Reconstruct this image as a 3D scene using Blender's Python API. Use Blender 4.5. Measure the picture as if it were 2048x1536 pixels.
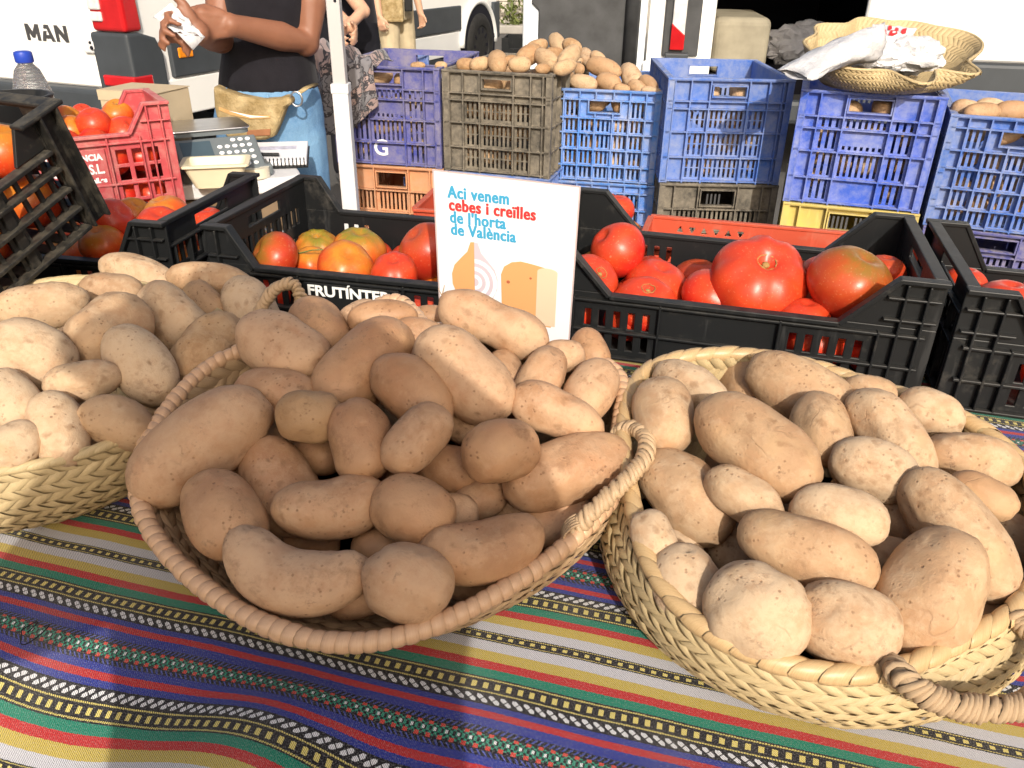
import bpy, bmesh, math, random
import numpy as np
from mathutils import Vector, Matrix, noise as mnoise
for o in list(bpy.data.objects): bpy.data.objects.remove(o, do_unlink=True)
scene = bpy.context.scene
COL = scene.collection
rad = math.radians
# ------------------------------------------------------------------ camera
W, H, F = 2048., 1536., 1600.
PITCH, ROLL, CZ = rad(28.3), rad(0.8), 1.30
fw = Vector((0, math.cos(PITCH), -math.sin(PITCH)))
_r0 = Vector((1, 0, 0)); _u0 = _r0.cross(fw)
rt = _r0*math.cos(ROLL) + _u0*math.sin(ROLL); up = rt.cross(fw)
CAM = Vector((0, 0, CZ))
cd = bpy.data.cameras.new('camera'); cam = bpy.data.objects.new('camera', cd); COL.objects.link(cam)
cd.sensor_width = 36; cd.lens = F/W*36; cd.clip_start = .02; cd.clip_end = 500
M = Matrix((rt, up, -fw)).transposed().to_4x4(); M.translation = CAM; cam.matrix_world = M
scene.camera = cam
def ray(u, v): return fw + rt*((u-W/2)/F) - up*((v-H/2)/F)
def P(u, v, z):
    d = ray(u, v); return CAM + d*((z-CZ)/d.z)
def PY(u, v, Y):
    d = ray(u, v); return CAM + d*(Y/d.y)
def PD(u, v, depth): return CAM + ray(u, v)*depth
def proj(p):
    q = Vector(p)-CAM; d = q.dot(fw); return W/2+F*q.dot(rt)/d, H/2-F*q.dot(up)/d, d
# ------------------------------------------------------------------ sky, sun, exposure
LD = ray(800, 850).normalized()          # direction in which the light travels
SUNV = -LD
sun_el = math.asin(SUNV.z); sun_az = math.atan2(SUNV.x, SUNV.y)
wd = bpy.data.worlds.new('World'); scene.world = wd; wd.use_nodes = True
nt = wd.node_tree; bg = nt.nodes['Background']
sky = nt.nodes.new('ShaderNodeTexSky'); sky.sky_type = 'NISHITA'; sky.sun_disc = False
sky.sun_elevation = sun_el; sky.sun_rotation = sun_az
sky.dust_density = 6.0; sky.air_density = 1.0; sky.ozone_density = .2
nt.links.new(sky.outputs[0], bg.inputs[0]); bg.inputs[1].default_value = .15
sl = bpy.data.lights.new('sun', 'SUN'); sl.energy = 3.7; sl.angle = rad(.5); sl.color = (1, .94, .84)
so = bpy.data.objects.new('sun', sl); COL.objects.link(so); so.rotation_euler = LD.to_track_quat('-Z', 'Y').to_euler(); so.location = (1, -3, 5)
vs = scene.view_settings; vs.view_transform = 'Standard'; vs.look = 'None'; vs.gamma = 1; vs.use_curve_mapping = False; vs.exposure = .10
scene.cycles.max_bounces = 8; scene.cycles.diffuse_bounces = 4; scene.cycles.transparent_max_bounces = 12
# ------------------------------------------------------------------ objects
def link(o, parent=None):
    COL.objects.link(o)
    if parent is not None: o.parent = parent
    return o
def tag(o, label, cat, group=None):
    o['label'] = label; o['category'] = cat
    if group: o['group'] = group
    return o
def thing(name, label, cat, mat=None, group=None):
    o = bpy.data.objects.new(name, None); o.empty_display_size = .05; link(o)
    if mat is not None: o.matrix_world = mat
    return tag(o, label, cat, group)
def struct(o): o['kind'] = 'structure'; return o
def stuff(o): o['kind'] = 'stuff'; return o
class MB:
    def __init__(s): s.v = []; s.f = []; s.m = []
    def add(s, vs, fs, mi=0):
        b = len(s.v); s.v += [tuple(p) for p in vs]; s.f += [tuple(b+i for i in f) for f in fs]; s.m += [mi]*len(fs)
    def box(s, lo, hi, M=None, mi=0):
        x0, y0, z0 = lo; x1, y1, z1 = hi
        vs = [Vector(p) for p in ((x0,y0,z0),(x1,y0,z0),(x1,y1,z0),(x0,y1,z0),(x0,y0,z1),(x1,y0,z1),(x1,y1,z1),(x0,y1,z1))]
        if M is not None: vs = [M @ p for p in vs]
        s.add(vs, ((0,3,2,1),(4,5,6,7),(0,1,5,4),(1,2,6,5),(2,3,7,6),(3,0,4,7)), mi)
    def prism(s, poly, d0, d1, M=None, mi=0):
        """poly in (x,z), extruded along y from d0 to d1"""
        n = len(poly)
        a = sum(poly[i][0]*poly[(i+1) % n][1]-poly[(i+1) % n][0]*poly[i][1] for i in range(n))
        if a < 0: poly = poly[::-1]
        vs = [Vector((x, d0, z)) for x, z in poly]+[Vector((x, d1, z)) for x, z in poly]
        if M is not None: vs = [M @ p for p in vs]
        fs = [tuple(range(n)), tuple(range(2*n-1, n-1, -1))]+[(i, i+n, (i+1) % n+n, (i+1) % n) for i in range(n)]
        s.add(vs, fs, mi)
    def tube(s, pts, rr, n=10, caps=True, closed=False, mi=0, flat=1.0, upv=None):
        pts = [Vector(p) for p in pts]; k = len(pts)
        if not hasattr(rr, '__len__'): rr = [rr]*k
        vs = []; prev = None
        for i, p in enumerate(pts):
            a = pts[i-1] if (i > 0 or closed) else p; b = pts[(i+1) % k] if (i < k-1 or closed) else p
            t = (b-a).normalized()
            if prev is None:
                ref = upv or (Vector((0, 0, 1)) if abs(t.z) < .9 else Vector((1, 0, 0)))
                nx = t.cross(ref).normalized()
            else: nx = (prev-t*prev.dot(t)).normalized()
            prev = nx; ny = t.cross(nx)
            for j in range(n):
                th = 2*math.pi*j/n; vs.append(p+(nx*math.cos(th)+ny*math.sin(th)*flat)*rr[i])
        fs = []
        for i in range(k if closed else k-1):
            i2 = (i+1) % k
            for j in range(n): fs.append((i*n+j, i*n+(j+1) % n, i2*n+(j+1) % n, i2*n+j))
        if caps and not closed: fs += [tuple(range(n-1, -1, -1)), tuple((k-1)*n+j for j in range(n))]
        s.add(vs, fs, mi)
    def lathe(s, prof, n=24, M=None, mi=0):
        vs = []; k = len(prof)
        for r, z in prof:
            for j in range(n):
                th = 2*math.pi*j/n; p = Vector((r*math.cos(th), r*math.sin(th), z)); vs.append(M @ p if M is not None else p)
        fs = [(i*n+j, i*n+(j+1) % n, (i+1)*n+(j+1) % n, (i+1)*n+j) for i in range(k-1) for j in range(n)]
        fs += [tuple(range(n-1, -1, -1)), tuple((k-1)*n+j for j in range(n))]
        s.add(vs, fs, mi)
    def plate(s, w, h, t, holes, M=None, mi=0, x0=0., z0=0.):
        """plate in XZ with rectangular holes (x0,z0,x1,z1), thickness y 0..t"""
        xs = sorted({x0, x0+w, *[c for q in holes for c in (q[0], q[2])]}); zs = sorted({z0, z0+h, *[c for q in holes for c in (q[1], q[3])]})
        xs = [x for x in xs if x0-1e-9 <= x <= x0+w+1e-9]; zs = [z for z in zs if z0-1e-9 <= z <= z0+h+1e-9]
        nx, nz = len(xs)-1, len(zs)-1
        sol = [[True]*nz for _ in range(nx)]
        for i in range(nx):
            cx = (xs[i]+xs[i+1])/2
            for j in range(nz):
                cz = (zs[j]+zs[j+1])/2
                for q in holes:
                    if q[0] < cx < q[2] and q[1] < cz < q[3]: sol[i][j] = False; break
        idx = {}; vs = []; fs = []
        def V(i, j, k):
            key = (i, j, k)
            if key not in idx:
                idx[key] = len(vs); p = Vector((xs[i], t if k else 0, zs[j])); vs.append(M @ p if M is not None else p)
            return idx[key]
        for i in range(nx):
            for j in range(nz):
                if not sol[i][j]: continue
                fs.append((V(i,j,0), V(i+1,j,0), V(i+1,j+1,0), V(i,j+1,0)))
                fs.append((V(i,j,1), V(i,j+1,1), V(i+1,j+1,1), V(i+1,j,1)))
                if i == 0 or not sol[i-1][j]: fs.append((V(i,j,0), V(i,j+1,0), V(i,j+1,1), V(i,j,1)))
                if i == nx-1 or not sol[i+1][j]: fs.append((V(i+1,j,0), V(i+1,j,1), V(i+1,j+1,1), V(i+1,j+1,0)))
                if j == 0 or not sol[i][j-1]: fs.append((V(i,j,0), V(i,j,1), V(i+1,j,1), V(i+1,j,0)))
                if j == nz-1 or not sol[i][j+1]: fs.append((V(i,j+1,0), V(i+1,j+1,0), V(i+1,j+1,1), V(i,j+1,1)))
        s.add(vs, fs, mi)
    def build(s, name, mat, parent=None, smooth=False, bevel=0, seg=2, angle=40, subd=0):
        me = bpy.data.meshes.new(name); me.from_pydata(s.v, [], s.f); me.update()
        for m in (mat if isinstance(mat, (list, tuple)) else [mat]): me.materials.append(m)
        if any(s.m): me.polygons.foreach_set('material_index', s.m)
        if smooth:
            me.polygons.foreach_set('use_smooth', [True]*len(me.polygons))
            if smooth != 'all': me.set_sharp_from_angle(angle=rad(angle))
        o = bpy.data.objects.new(name, me); link(o, parent)
        if bevel:
            b = o.modifiers.new('bevel', 'BEVEL'); b.width = bevel; b.segments = seg; b.limit_method = 'ANGLE'; b.angle_limit = rad(50)
        if subd:
            b = o.modifiers.new('subd', 'SUBSURF'); b.levels = b.render_levels = subd
        return o
def frame(o, x, y=None, z=None):
    """matrix with origin o, local x along x, z near z"""
    x = Vector(x).normalized(); z = Vector(z or (0, 0, 1)); y = z.cross(x).normalized(); z = x.cross(y)
    m = Matrix((x, y, z)).transposed().to_4x4(); m.translation = Vector(o); return m
def rotz(o, deg):
    m = Matrix.Rotation(rad(deg), 4, 'Z'); m.translation = Vector(o); return m
def text_obj(name, txt, mat, parent, M, size=.02, depth=.0006, bold=.0, xs=1.0, align='LEFT', shear=0., font_space=1.0, line=1.0, dup=0.):
    cu = bpy.data.curves.new(name, 'FONT'); cu.body = txt; cu.size = size; cu.extrude = depth; cu.offset = bold; cu.align_x = align; cu.shear = shear; cu.space_character = font_space; cu.space_line = line; cu.resolution_u = 4
    t = bpy.data.objects.new(name+'_tmp', cu); COL.objects.link(t)
    dg = bpy.context.evaluated_depsgraph_get(); me = bpy.data.meshes.new_from_object(t.evaluated_get(dg))
    bpy.data.objects.remove(t, do_unlink=True); bpy.data.curves.remove(cu)
    me.transform(Matrix.Diagonal((xs, 1, 1, 1)))
    if dup:
        b_ = MB(); vv = [v.co.copy() for v in me.vertices]; ff = [tuple(p.vertices) for p in me.polygons]
        for k, (dx, dy) in enumerate(((0, 0), (dup, 0), (dup*.5, dup*.25))): b_.add([v+Vector((dx, dy, .00012*k)) for v in vv], ff)
        me = bpy.data.meshes.new(name); me.from_pydata(b_.v, [], b_.f)
    me.materials.clear(); me.materials.append(mat); me.name = name
    o = bpy.data.objects.new(name, me); link(o, parent); o.matrix_local = M
    return o
# ------------------------------------------------------------------ materials
class G:
    """small node graph helper"""
    def __init__(s, name):
        s.mat = bpy.data.materials.new(name); s.mat.use_nodes = True; s.t = s.mat.node_tree; s.b = s.t.nodes['Principled BSDF']; s._tc = None
    def n(s, typ): return s.t.nodes.new(typ)
    def put(s, sock, v):
        if isinstance(v, bpy.types.NodeSocket): s.t.links.new(v, sock)
        elif v is not None: sock.default_value = (*v, 1) if (hasattr(v, '__len__') and len(v) == 3 and sock.type == 'RGBA') else v
    def tc(s, k='Object'):
        if s._tc is None: s._tc = s.n('ShaderNodeTexCoord')
        return s._tc.outputs[k]
    def rnd(s): return s.n('ShaderNodeObjectInfo').outputs['Random']
    def loc(s): return s.n('ShaderNodeObjectInfo').outputs['Location']
    def xyz(s, v):
        x = s.n('ShaderNodeSeparateXYZ'); s.put(x.inputs[0], v); return x.outputs
    def comb(s, x, y, z):
        c = s.n('ShaderNodeCombineXYZ'); [s.put(c.inputs[i], v) for i, v in enumerate((x, y, z))]; return c.outputs[0]
    def noise(s, scale, detail=4, rough=.55, vec=None, dist=0, out='Fac'):
        x = s.n('ShaderNodeTexNoise'); s.put(x.inputs['Vector'], vec if vec is not None else s.tc()); x.inputs['Scale'].default_value = scale; x.inputs['Detail'].default_value = detail; x.inputs['Roughness'].default_value = rough; x.inputs['Distortion'].default_value = dist; return x.outputs[out]
    def voro(s, scale, vec=None, feature='F1', out='Distance', rnd=1.0):
        x = s.n('ShaderNodeTexVoronoi'); x.feature = feature; s.put(x.inputs['Vector'], vec if vec is not None else s.tc()); x.inputs['Scale'].default_value = scale; x.inputs['Randomness'].default_value = rnd; return x.outputs[out]
    def math(s, op, a, b=None, c=None, clamp=False):
        x = s.n('ShaderNodeMath'); x.operation = op; x.use_clamp = clamp
        s.put(x.inputs[0], a)
        if b is not None: s.put(x.inputs[1], b)
        if c is not None: s.put(x.inputs[2], c)
        return x.outputs[0]
    def vmath(s, op, a, b=None):
        x = s.n('ShaderNodeVectorMath'); x.operation = op; s.put(x.inputs[0], a)
        if b is not None:
            if op == 'SCALE': s.put(x.inputs['Scale'], b)
            else: s.put(x.inputs[1], b)
        return x.outputs[0]
    def ramp(s, fac, stops, interp='LINEAR'):
        x = s.n('ShaderNodeValToRGB'); x.color_ramp.interpolation = interp; e = x.color_ramp.elements
        while len(e) < len(stops): e.new(1)
        for i, (p, c) in enumerate(sorted(stops, key=lambda q: q[0])):
            e[i].position = p; e[i].color = (*c, 1) if hasattr(c, '__len__') else (c, c, c, 1)
        s.put(x.inputs[0], fac); return x.outputs[0]
    def mix(s, fac, a, b, blend='MIX'):
        x = s.n('ShaderNodeMix'); x.data_type = 'RGBA'; x.blend_type = blend; s.put(x.inputs[0], fac); s.put(x.inputs[6], a); s.put(x.inputs[7], b); return x.outputs[2]
    def step(s, x, lo, hi): # smoothstep-ish clamp((x-lo)/(hi-lo))
        m = s.n('ShaderNodeMapRange'); s.put(m.inputs[0], x); m.inputs[1].default_value = lo; m.inputs[2].default_value = hi; return m.outputs[0]
    def band(s, x, lo, hi): return s.math('MULTIPLY', s.math('GREATER_THAN', x, lo), s.math('LESS_THAN', x, hi))
    def bump(s, h, strength=.3, dist=.002, prev=None):
        x = s.n('ShaderNodeBump'); x.inputs['Strength'].default_value = strength; x.inputs['Distance'].default_value = dist; s.put(x.inputs['Height'], h)
        if prev is not None: s.put(x.inputs['Normal'], prev)
        return x.outputs[0]
    def done(s, col=None, rough=.6, spec=.5, bump=None, metal=0, coat=0, trans=0, sss=0, alpha=None, ior=None, sheen=0):
        b = s.b
        if col is not None: s.put(b.inputs['Base Color'], col)
        s.put(b.inputs['Roughness'], rough); b.inputs['Specular IOR Level'].default_value = spec; b.inputs['Metallic'].default_value = metal
        if coat: b.inputs['Coat Weight'].default_value = coat; b.inputs['Coat Roughness'].default_value = .08
        if trans: b.inputs['Transmission Weight'].default_value = trans
        if ior: b.inputs['IOR'].default_value = ior
        if sss: b.inputs['Subsurface Weight'].default_value = sss; b.inputs['Subsurface Radius'].default_value = (.6, .2, .1); b.inputs['Subsurface Scale'].default_value = .01
        if sheen: b.inputs['Sheen Weight'].default_value = sheen
        if bump is not None: s.put(b.inputs['Normal'], bump)
        if alpha is not None: s.put(b.inputs['Alpha'], alpha)
        return s.mat
def plain(name, col, rough=.5, spec=.5, var=.12, scale=12, bump=.05, **k):
    g = G(name); nz = g.noise(scale, 5)
    c = g.mix(g.step(nz, .3, .75), tuple(x*(1-var) for x in col), tuple(min(1, x*(1+var)) for x in col))
    return g.done(c, rough, spec, g.bump(g.noise(scale*8, 3), bump, .002) if bump else None, **k)
def plastic(name, col, dust=(.40, .33, .25), amount=.4, rough=.45, scale=9, spec=.4):
    """moulded crate plastic with dried earth in patches"""
    g = G(name); v = g.tc()
    off = g.vmath('ADD', v, g.vmath('SCALE', g.comb(g.rnd(), g.rnd(), g.rnd()), 7.))
    a = g.noise(scale, 6, .65, off); b = g.noise(scale*6, 5, .7, off)
    d = g.math('MULTIPLY', g.step(g.math('ADD', g.math('MULTIPLY', a, .55), g.math('MULTIPLY', b, .45)), .66-amount*.5, .86-amount*.38), .62)
    nm = g.n('ShaderNodeNewGeometry'); upf = g.step(g.xyz(nm.outputs['Normal'])[2], .5, 1.0)
    d = g.math('MAXIMUM', d, g.math('MULTIPLY', upf, g.math('MULTIPLY', g.step(b, .35, .6), min(1., amount*1.3))))
    base = g.mix(g.step(g.noise(4, 3, .5, off), .35, .7), tuple(c*.85 for c in col), tuple(min(1, c*1.12) for c in col))
    scr = g.step(g.noise(60, 3, .6, g.vmath('MULTIPLY', off, (1, 1, .12))), .62, .72)
    base = g.mix(g.math('MULTIPLY', scr, .25), base, tuple(min(1, c*1.6+.06) for c in col))
    c = g.mix(d, base, dust)
    r = g.math('ADD', rough, g.math('MULTIPLY', d, .4), clamp=True)
    return g.done(c, r, spec, g.bump(b, .15, .001))
def potato_mat(name, a=(.50, .35, .215), b=(.39, .25, .145), dust=(.565, .44, .305), dustamt=.65, gloss=.66):
    g = G(name); v = g.tc(); r = g.rnd()
    off = g.vmath('ADD', v, g.vmath('SCALE', g.comb(r, g.math('MULTIPLY', r, 3.7), g.math('MULTIPLY', r, 7.1)), 11.))
    wv = g.vmath('ADD', off, g.vmath('SCALE', g.noise(40, 3, .6, off, out='Color'), .012))
    n1 = g.noise(16, 5, .6, wv); n2 = g.noise(55, 7, .7, wv); n3 = g.noise(260, 4, .65, off); n4 = g.noise(120, 5, .7, wv)
    c = g.mix(g.step(n1, .36, .64), b, a)
    c = g.mix(g.math('MULTIPLY', g.step(g.noise(24, 3, .6, g.vmath('ADD', wv, (3, 3, 3))), .48, .70), .32), c, tuple(x*y for x, y in zip(a, (1.0, .76, .66))))      # reddish blush
    c = g.mix(g.math('MULTIPLY', g.step(g.noise(20, 3, .6, g.vmath('ADD', wv, (8, 1, 6))), .55, .75), .45), c, tuple(x*y for x, y in zip(a, (1.15, 1.18, 1.05))))  # yellowish flesh tint
    dm = g.math('MULTIPLY', g.step(g.math('ADD', g.math('ADD', n2, g.math('MULTIPLY', g.math('SUBTRACT', n4, .5), .5)), g.math('MULTIPLY', g.math('SUBTRACT', r, .5), .3)), .42, .66), dustamt)
    c = g.mix(dm, c, dust)
    # earth smears, lenticels, scuffs, scab
    smear = g.math('MULTIPLY', g.step(g.noise(34, 6, .72, g.vmath('ADD', wv, (5, 9, 2))), .56, .68), .55)
    c = g.mix(smear, c, tuple(x*.62 for x in b))
    vo = g.voro(170, off); sp = g.math('MULTIPLY', g.step(vo, .24, .12), g.step(g.noise(34, 3, .6, off), .44, .60))
    c = g.mix(g.math('MULTIPLY', sp, .6), c, (.19, .10, .05))
    vo2 = g.voro(60, g.vmath('ADD', off, g.vmath('SCALE', g.noise(90, 3, .6, off, out='Color'), .016))); sp2 = g.math('MULTIPLY', g.step(vo2, .30, .12), g.step(g.noise(15, 2, .5, off), .50, .6))
    c = g.mix(g.math('MULTIPLY', sp2, .55), c, (.23, .125, .062))
    scab = g.math('MULTIPLY', g.math('MULTIPLY', g.step(g.noise(30, 6, .78, g.vmath('ADD', wv, (9, 1, 4))), .60, .66), g.step(n3, .40, .60)), .8)
    c = g.mix(scab, c, (.29, .185, .115))
    at = g.n('ShaderNodeAttribute'); at.attribute_name = 'eye'; ey = g.step(g.math('ADD', at.outputs['Fac'], g.math('MULTIPLY', g.math('SUBTRACT', n4, .5), .9)), .45, .85)
    c = g.mix(g.math('MULTIPLY', ey, .7), c, (.20, .115, .06))
    crk = g.math('MULTIPLY', g.math('SUBTRACT', 1., g.step(g.math('ABSOLUTE', g.math('SUBTRACT', g.noise(19, 2, .5, wv), .5)), .0, .012)), g.step(g.noise(23, 2, .5, g.vmath('ADD', off, (2, 7, 7))), .60, .66))
    c = g.mix(g.math('MULTIPLY', crk, .4), c, (.27, .165, .095))
    c = g.mix(1.0, c, g.mix(r, (.90, .83, .76), (1.04, 1.02, 1.0)), 'MULTIPLY')
    bm = g.bump(n2, .42, .004); bm = g.bump(n3, .32, .0009, bm)
    bm = g.bump(g.math('ADD', g.math('MULTIPLY', sp, -1.), g.math('ADD', g.math('MULTIPLY', scab, .8), g.math('MULTIPLY', crk, -.7))), .5, .0009, bm)
    return g.done(c, g.math('ADD', gloss, g.math('MULTIPLY', dm, .5), clamp=True), .35, bm)
def tomato_mat(name, top, body, blush):
    g = G(name); v = g.tc('Generated'); r = g.rnd(); ob = g.tc()
    off = g.vmath('ADD', ob, g.vmath('SCALE', g.comb(r, r, r), 9.))
    z = g.xyz(v)[2]
    zz = g.math('ADD', z, g.math('MULTIPLY', g.math('SUBTRACT', g.noise(28, 3, .6, off), .5), .7))
    c = g.ramp(zz, [(.0, body), (.45, body), (.75, blush), (1.0, top)])
    ang = g.math('ARCTAN2', g.xyz(ob)[1], g.xyz(ob)[0])
    st = g.noise(3.2, 3, .6, g.comb(g.math('MULTIPLY', g.math('SINE', ang), 2.2), g.math('MULTIPLY', g.math('COSINE', ang), 2.2), g.math('ADD', r, g.math('MULTIPLY', z, .3))))
    c = g.mix(g.math('MULTIPLY', g.step(st, .5, .72), .5), c, blush)
    c = g.mix(g.math('MULTIPLY', g.step(g.noise(330, 2, .5, off), .64, .70), .16), c, (.8, .6, .35))
    c = g.mix(g.math('MULTIPLY', g.step(g.noise(26, 6, .7, off), .52, .72), .30), c, tuple(x*.7 for x in body))
    c = g.mix(g.math('MULTIPLY', g.step(g.noise(70, 5, .75, g.vmath('ADD', off, (4, 4, 1))), .66, .72), .4), c, (.36, .22, .10))
    return g.done(c, g.math('ADD', .27, g.math('MULTIPLY', g.noise(40, 4, .6, off), .16)), .42, g.bump(g.noise(60, 4, .6, off), .06, .003), sss=.15)
MT = {}
MT['potato'] = potato_mat('potato_skin')
MT['potato_clean'] = potato_mat('potato_skin_washed', (.50, .315, .185), (.37, .21, .115), (.56, .395, .26), .5, .48)
MT['potato_dirty'] = potato_mat('potato_skin_earthy', (.45, .30, .17), (.33, .20, .10), (.50, .37, .235), .7)
MT['tomato_red'] = tomato_mat('tomato_red', (.55, .05, .02), (.56, .022, .012), (.60, .06, .016))
MT['tomato_deep'] = tomato_mat('tomato_deep', (.45, .07, .02), (.46, .028, .012), (.52, .05, .015))
MT['tomato_orange'] = tomato_mat('tomato_orange', (.54, .21, .022), (.58, .050, .012), (.60, .105, .016))
MT['tomato_green'] = tomato_mat('tomato_green', (.22, .20, .022), (.58, .065, .014), (.56, .18, .025))
MT['tomato_brown'] = tomato_mat('tomato_brown', (.24, .12, .018), (.45, .040, .013), (.44, .075, .016))
MT['scar'] = plain('tomato_scar', (.32, .20, .07), .8, .2, .3, 80)
MT['stalk'] = plain('green_stalk', (.16, .20, .06), .7, .3, .3, 80)
MT['black'] = plastic('black_crate_plastic', (.011, .012, .013), (.11, .10, .085), .20, .42, 9, .3)
MT['black_dusty'] = plastic('dusty_black_plastic', (.014, .0135, .0125), (.15, .13, .095), .34, .5, 14)
MT['black_earth'] = plastic('earthy_black_plastic', (.025, .025, .023), (.36, .31, .24), .66, .6, 10)
MT['blue'] = plastic('blue_crate_plastic', (.035, .125, .47), (.36, .38, .43), .58, .5)
MT['blue_bright'] = plastic('bright_blue_plastic', (.07, .22, .62), (.46, .44, .43), .5, .45)
MT['blue_violet'] = plastic('violet_blue_plastic', (.045, .105, .50), (.38, .40, .50), .5, .45)
MT['blue_dark'] = plastic('deep_blue_plastic', (.035, .05, .30), (.34, .30, .28), .6, .5)
MT['orange'] = plastic('orange_crate_plastic', (.60, .27, .13), (.52, .36, .24), .5, .55)
MT['yellow'] = plastic('yellow_crate_plastic', (.56, .44, .12), (.50, .42, .26), .45, .5)
MT['redcrate'] = plastic('pink_red_plastic', (.50, .075, .085), (.55, .36, .30), .42, .45)
MT['redlow'] = plastic('brick_red_plastic', (.50, .075, .035), (.45, .2, .13), .3, .5)
MT['white_print'] = plain('white_print', (.8, .8, .78), .6, .3, .03)
def straw(name, a, b, dark, rough=.55, spec=.35):
    g = G(name); v = g.tc('UV'); r = g.rnd(); uv = g.xyz(v)
    ob = g.tc()
    s = g.noise(1., 4, .6, g.comb(g.math('MULTIPLY', uv[0], 3.), g.math('MULTIPLY', uv[1], 26.), g.math('MULTIPLY', r, 40.)))
    c = g.mix(g.step(s, .3, .7), a, b)
    c = g.mix(g.math('MULTIPLY', g.step(g.noise(30, 4, .65, ob), .48, .75), .5), c, dark)
    c = g.mix(g.math('MULTIPLY', g.step(g.noise(380, 2, .5, ob), .64, .70), .35), c, tuple(x*.5 for x in dark))
    return g.done(c, rough, spec, g.bump(s, .22, .0008))
MT['straw'] = straw('palm_straw', (.55, .435, .245), (.42, .315, .165), (.30, .205, .10))
MT['straw_tan'] = straw('tan_straw', (.50, .36, .22), (.40, .27, .155), (.30, .185, .10), .5)
MT['rope'] = straw('jute_rope', (.46, .34, .215), (.33, .225, .135), (.22, .145, .08), .8, .2)
MT['rim_pink'] = straw('smooth_cane_wrap', (.62, .41, .25), (.53, .32, .19), (.42, .25, .13), .36, .5)
MT['rim_gold'] = straw('golden_cane_wrap', (.56, .40, .21), (.46, .30, .145), (.34, .20, .09), .4, .5)
MT['whitepaint'] = plain('white_van_paint', (.80, .80, .78), .25, .5, .03, 2, .0, coat=.3)
MT['bluewhite'] = plain('pale_blue_white_paint', (.70, .76, .82), .3, .5, .04, 2, 0)
MT['greytrim'] = plain('dark_grey_bumper_plastic', (.045, .052, .060), .55, .4, .15, 5, .06)
MT['darktrim'] = plain('dark_door_trim', (.05, .052, .055), .6, .35, .35, 7, .05)
MT['rubber'] = plain('tyre_rubber', (.022, .021, .020), .8, .3, .3, 20, .2)
MT['steel'] = plain('wheel_steel', (.42, .42, .42), .4, .5, .1, 20, 0, metal=.6)
MT['lamp_red'] = plain('red_lamp_plastic', (.45, .012, .015), .15, .6, .15, 9, 0, coat=.5)
MT['lamp_clear'] = plain('clear_lamp_plastic', (.62, .62, .62), .12, .6, .2, 20, 0, coat=.5)
MT['lamp_amber'] = plain('amber_lamp_plastic', (.80, .25, .01), .2, .6, .15, 20, 0, coat=.4)
MT['badge'] = plain('grey_badge', (.09, .09, .095), .35, .6, .05, 9, 0, metal=.4)
MT['dark'] = plain('dark_interior', (.012, .012, .018), .8, .2, .2, 4, 0)
MT['beige'] = plain('beige_liner', (.42, .38, .28), .7, .3, .2, 6, .1)
MT['skin'] = plain('tanned_skin', (.25, .108, .062), .5, .4, .10, 18, .05, sss=.1)
MT['skin_light'] = plain('light_skin', (.56, .33, .22), .5, .4, .08, 18, .05, sss=.1)
MT['hair'] = plain('dark_hair', (.03, .018, .012), .6, .4, .3, 60, .3)
MT['black_cloth'] = plain('black_cotton', (.013, .012, .016), .9, .15, .2, 30, .25, sheen=.1)
MT['white'] = plain('white_plastic', (.66, .66, .67), .4, .4, .03, 8, .02)
MT['pole'] = plain('white_painted_tube', (.46, .45, .45), .4, .5, .05, 5, .02)
MT['tray'] = plain('cream_plastic', (.76, .68, .48), .45, .4, .06, 8, .03)
MT['paper'] = plain('paper', (.82, .82, .84), .7, .2, .02, 6, .02)
MT['scale_grey'] = plain('scale_grey_plastic', (.13, .15, .16), .5, .4, .15, 8, .03)
MT['screen'] = plain('scale_display', (.06, .09, .11), .2, .6, .1, 8, 0)
MT['cardboard'] = plain('cardboard', (.52, .42, .28), .85, .2, .1, 10, .1)
MT['metal'] = plain('bright_metal', (.6, .6, .6), .3, .5, .1, 30, 0, metal=1)
# ================================================================== setting
def asphalt():
    g = G('asphalt'); n1 = g.noise(.8, 5, .6); n2 = g.noise(120, 4, .7)
    c = g.mix(g.step(n1, .35, .7), (.075, .073, .07), (.115, .11, .105)); c = g.mix(g.math('MULTIPLY', g.step(n2, .5, .7), .5), c, (.19, .18, .17))
    return g.done(c, .9, .25, g.bump(n2, .4, .004))
b = MB(); b.add([(-60, -40, 0), (60, -40, 0), (60, 90, 0), (-60, 90, 0)], [(0, 1, 2, 3)]); struct(b.build('ground', asphalt()))
# ---- far rendered block wall with weeds at its foot
def wall_mat():
    g = G('pale_block_wall'); n = g.noise(3, 6, .6)
    c = g.mix(g.step(n, .35, .7), (.52, .47, .39), (.62, .57, .49)); c = g.mix(g.math('MULTIPLY', g.step(g.noise(18, 5, .7), .55, .7), .35), c, (.40, .33, .25))
    return g.done(c, .9, .2, g.bump(g.noise(40, 5, .7), .4, .01))
WM = wall_mat()
wl = thing('boundary_wall', 'pale rendered block wall behind the white van, weeds at its foot', 'wall', rotz((-6, 17, 0), -4))
b = MB(); b.box((0, .03, 0), (16, .3, 2.6)); b.build('mortar_core', WM, wl)
bm_ = MB(); bm_.box((0, 0, 0), (.592, .04, .242)); blk = bm_.build('block', WM, wl, bevel=.008); blk.location = (3.0, -.006, .004); first = True
rr = random.Random(4)
for row in range(10):
    for k in range(12):
        o = blk if first else blk.copy()
        if not first: link(o, wl)
        first = False
        o.location = (3.0+k*.6+(row % 2)*.3, -.006+rr.uniform(-.006, .004), .004+row*.25)
def weed_mat():
    g = G('weed_leaf'); return g.done(g.mix(g.rnd(), (.09, .12, .03), (.16, .17, .05)), .7, .3)
WEED = weed_mat()
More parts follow.
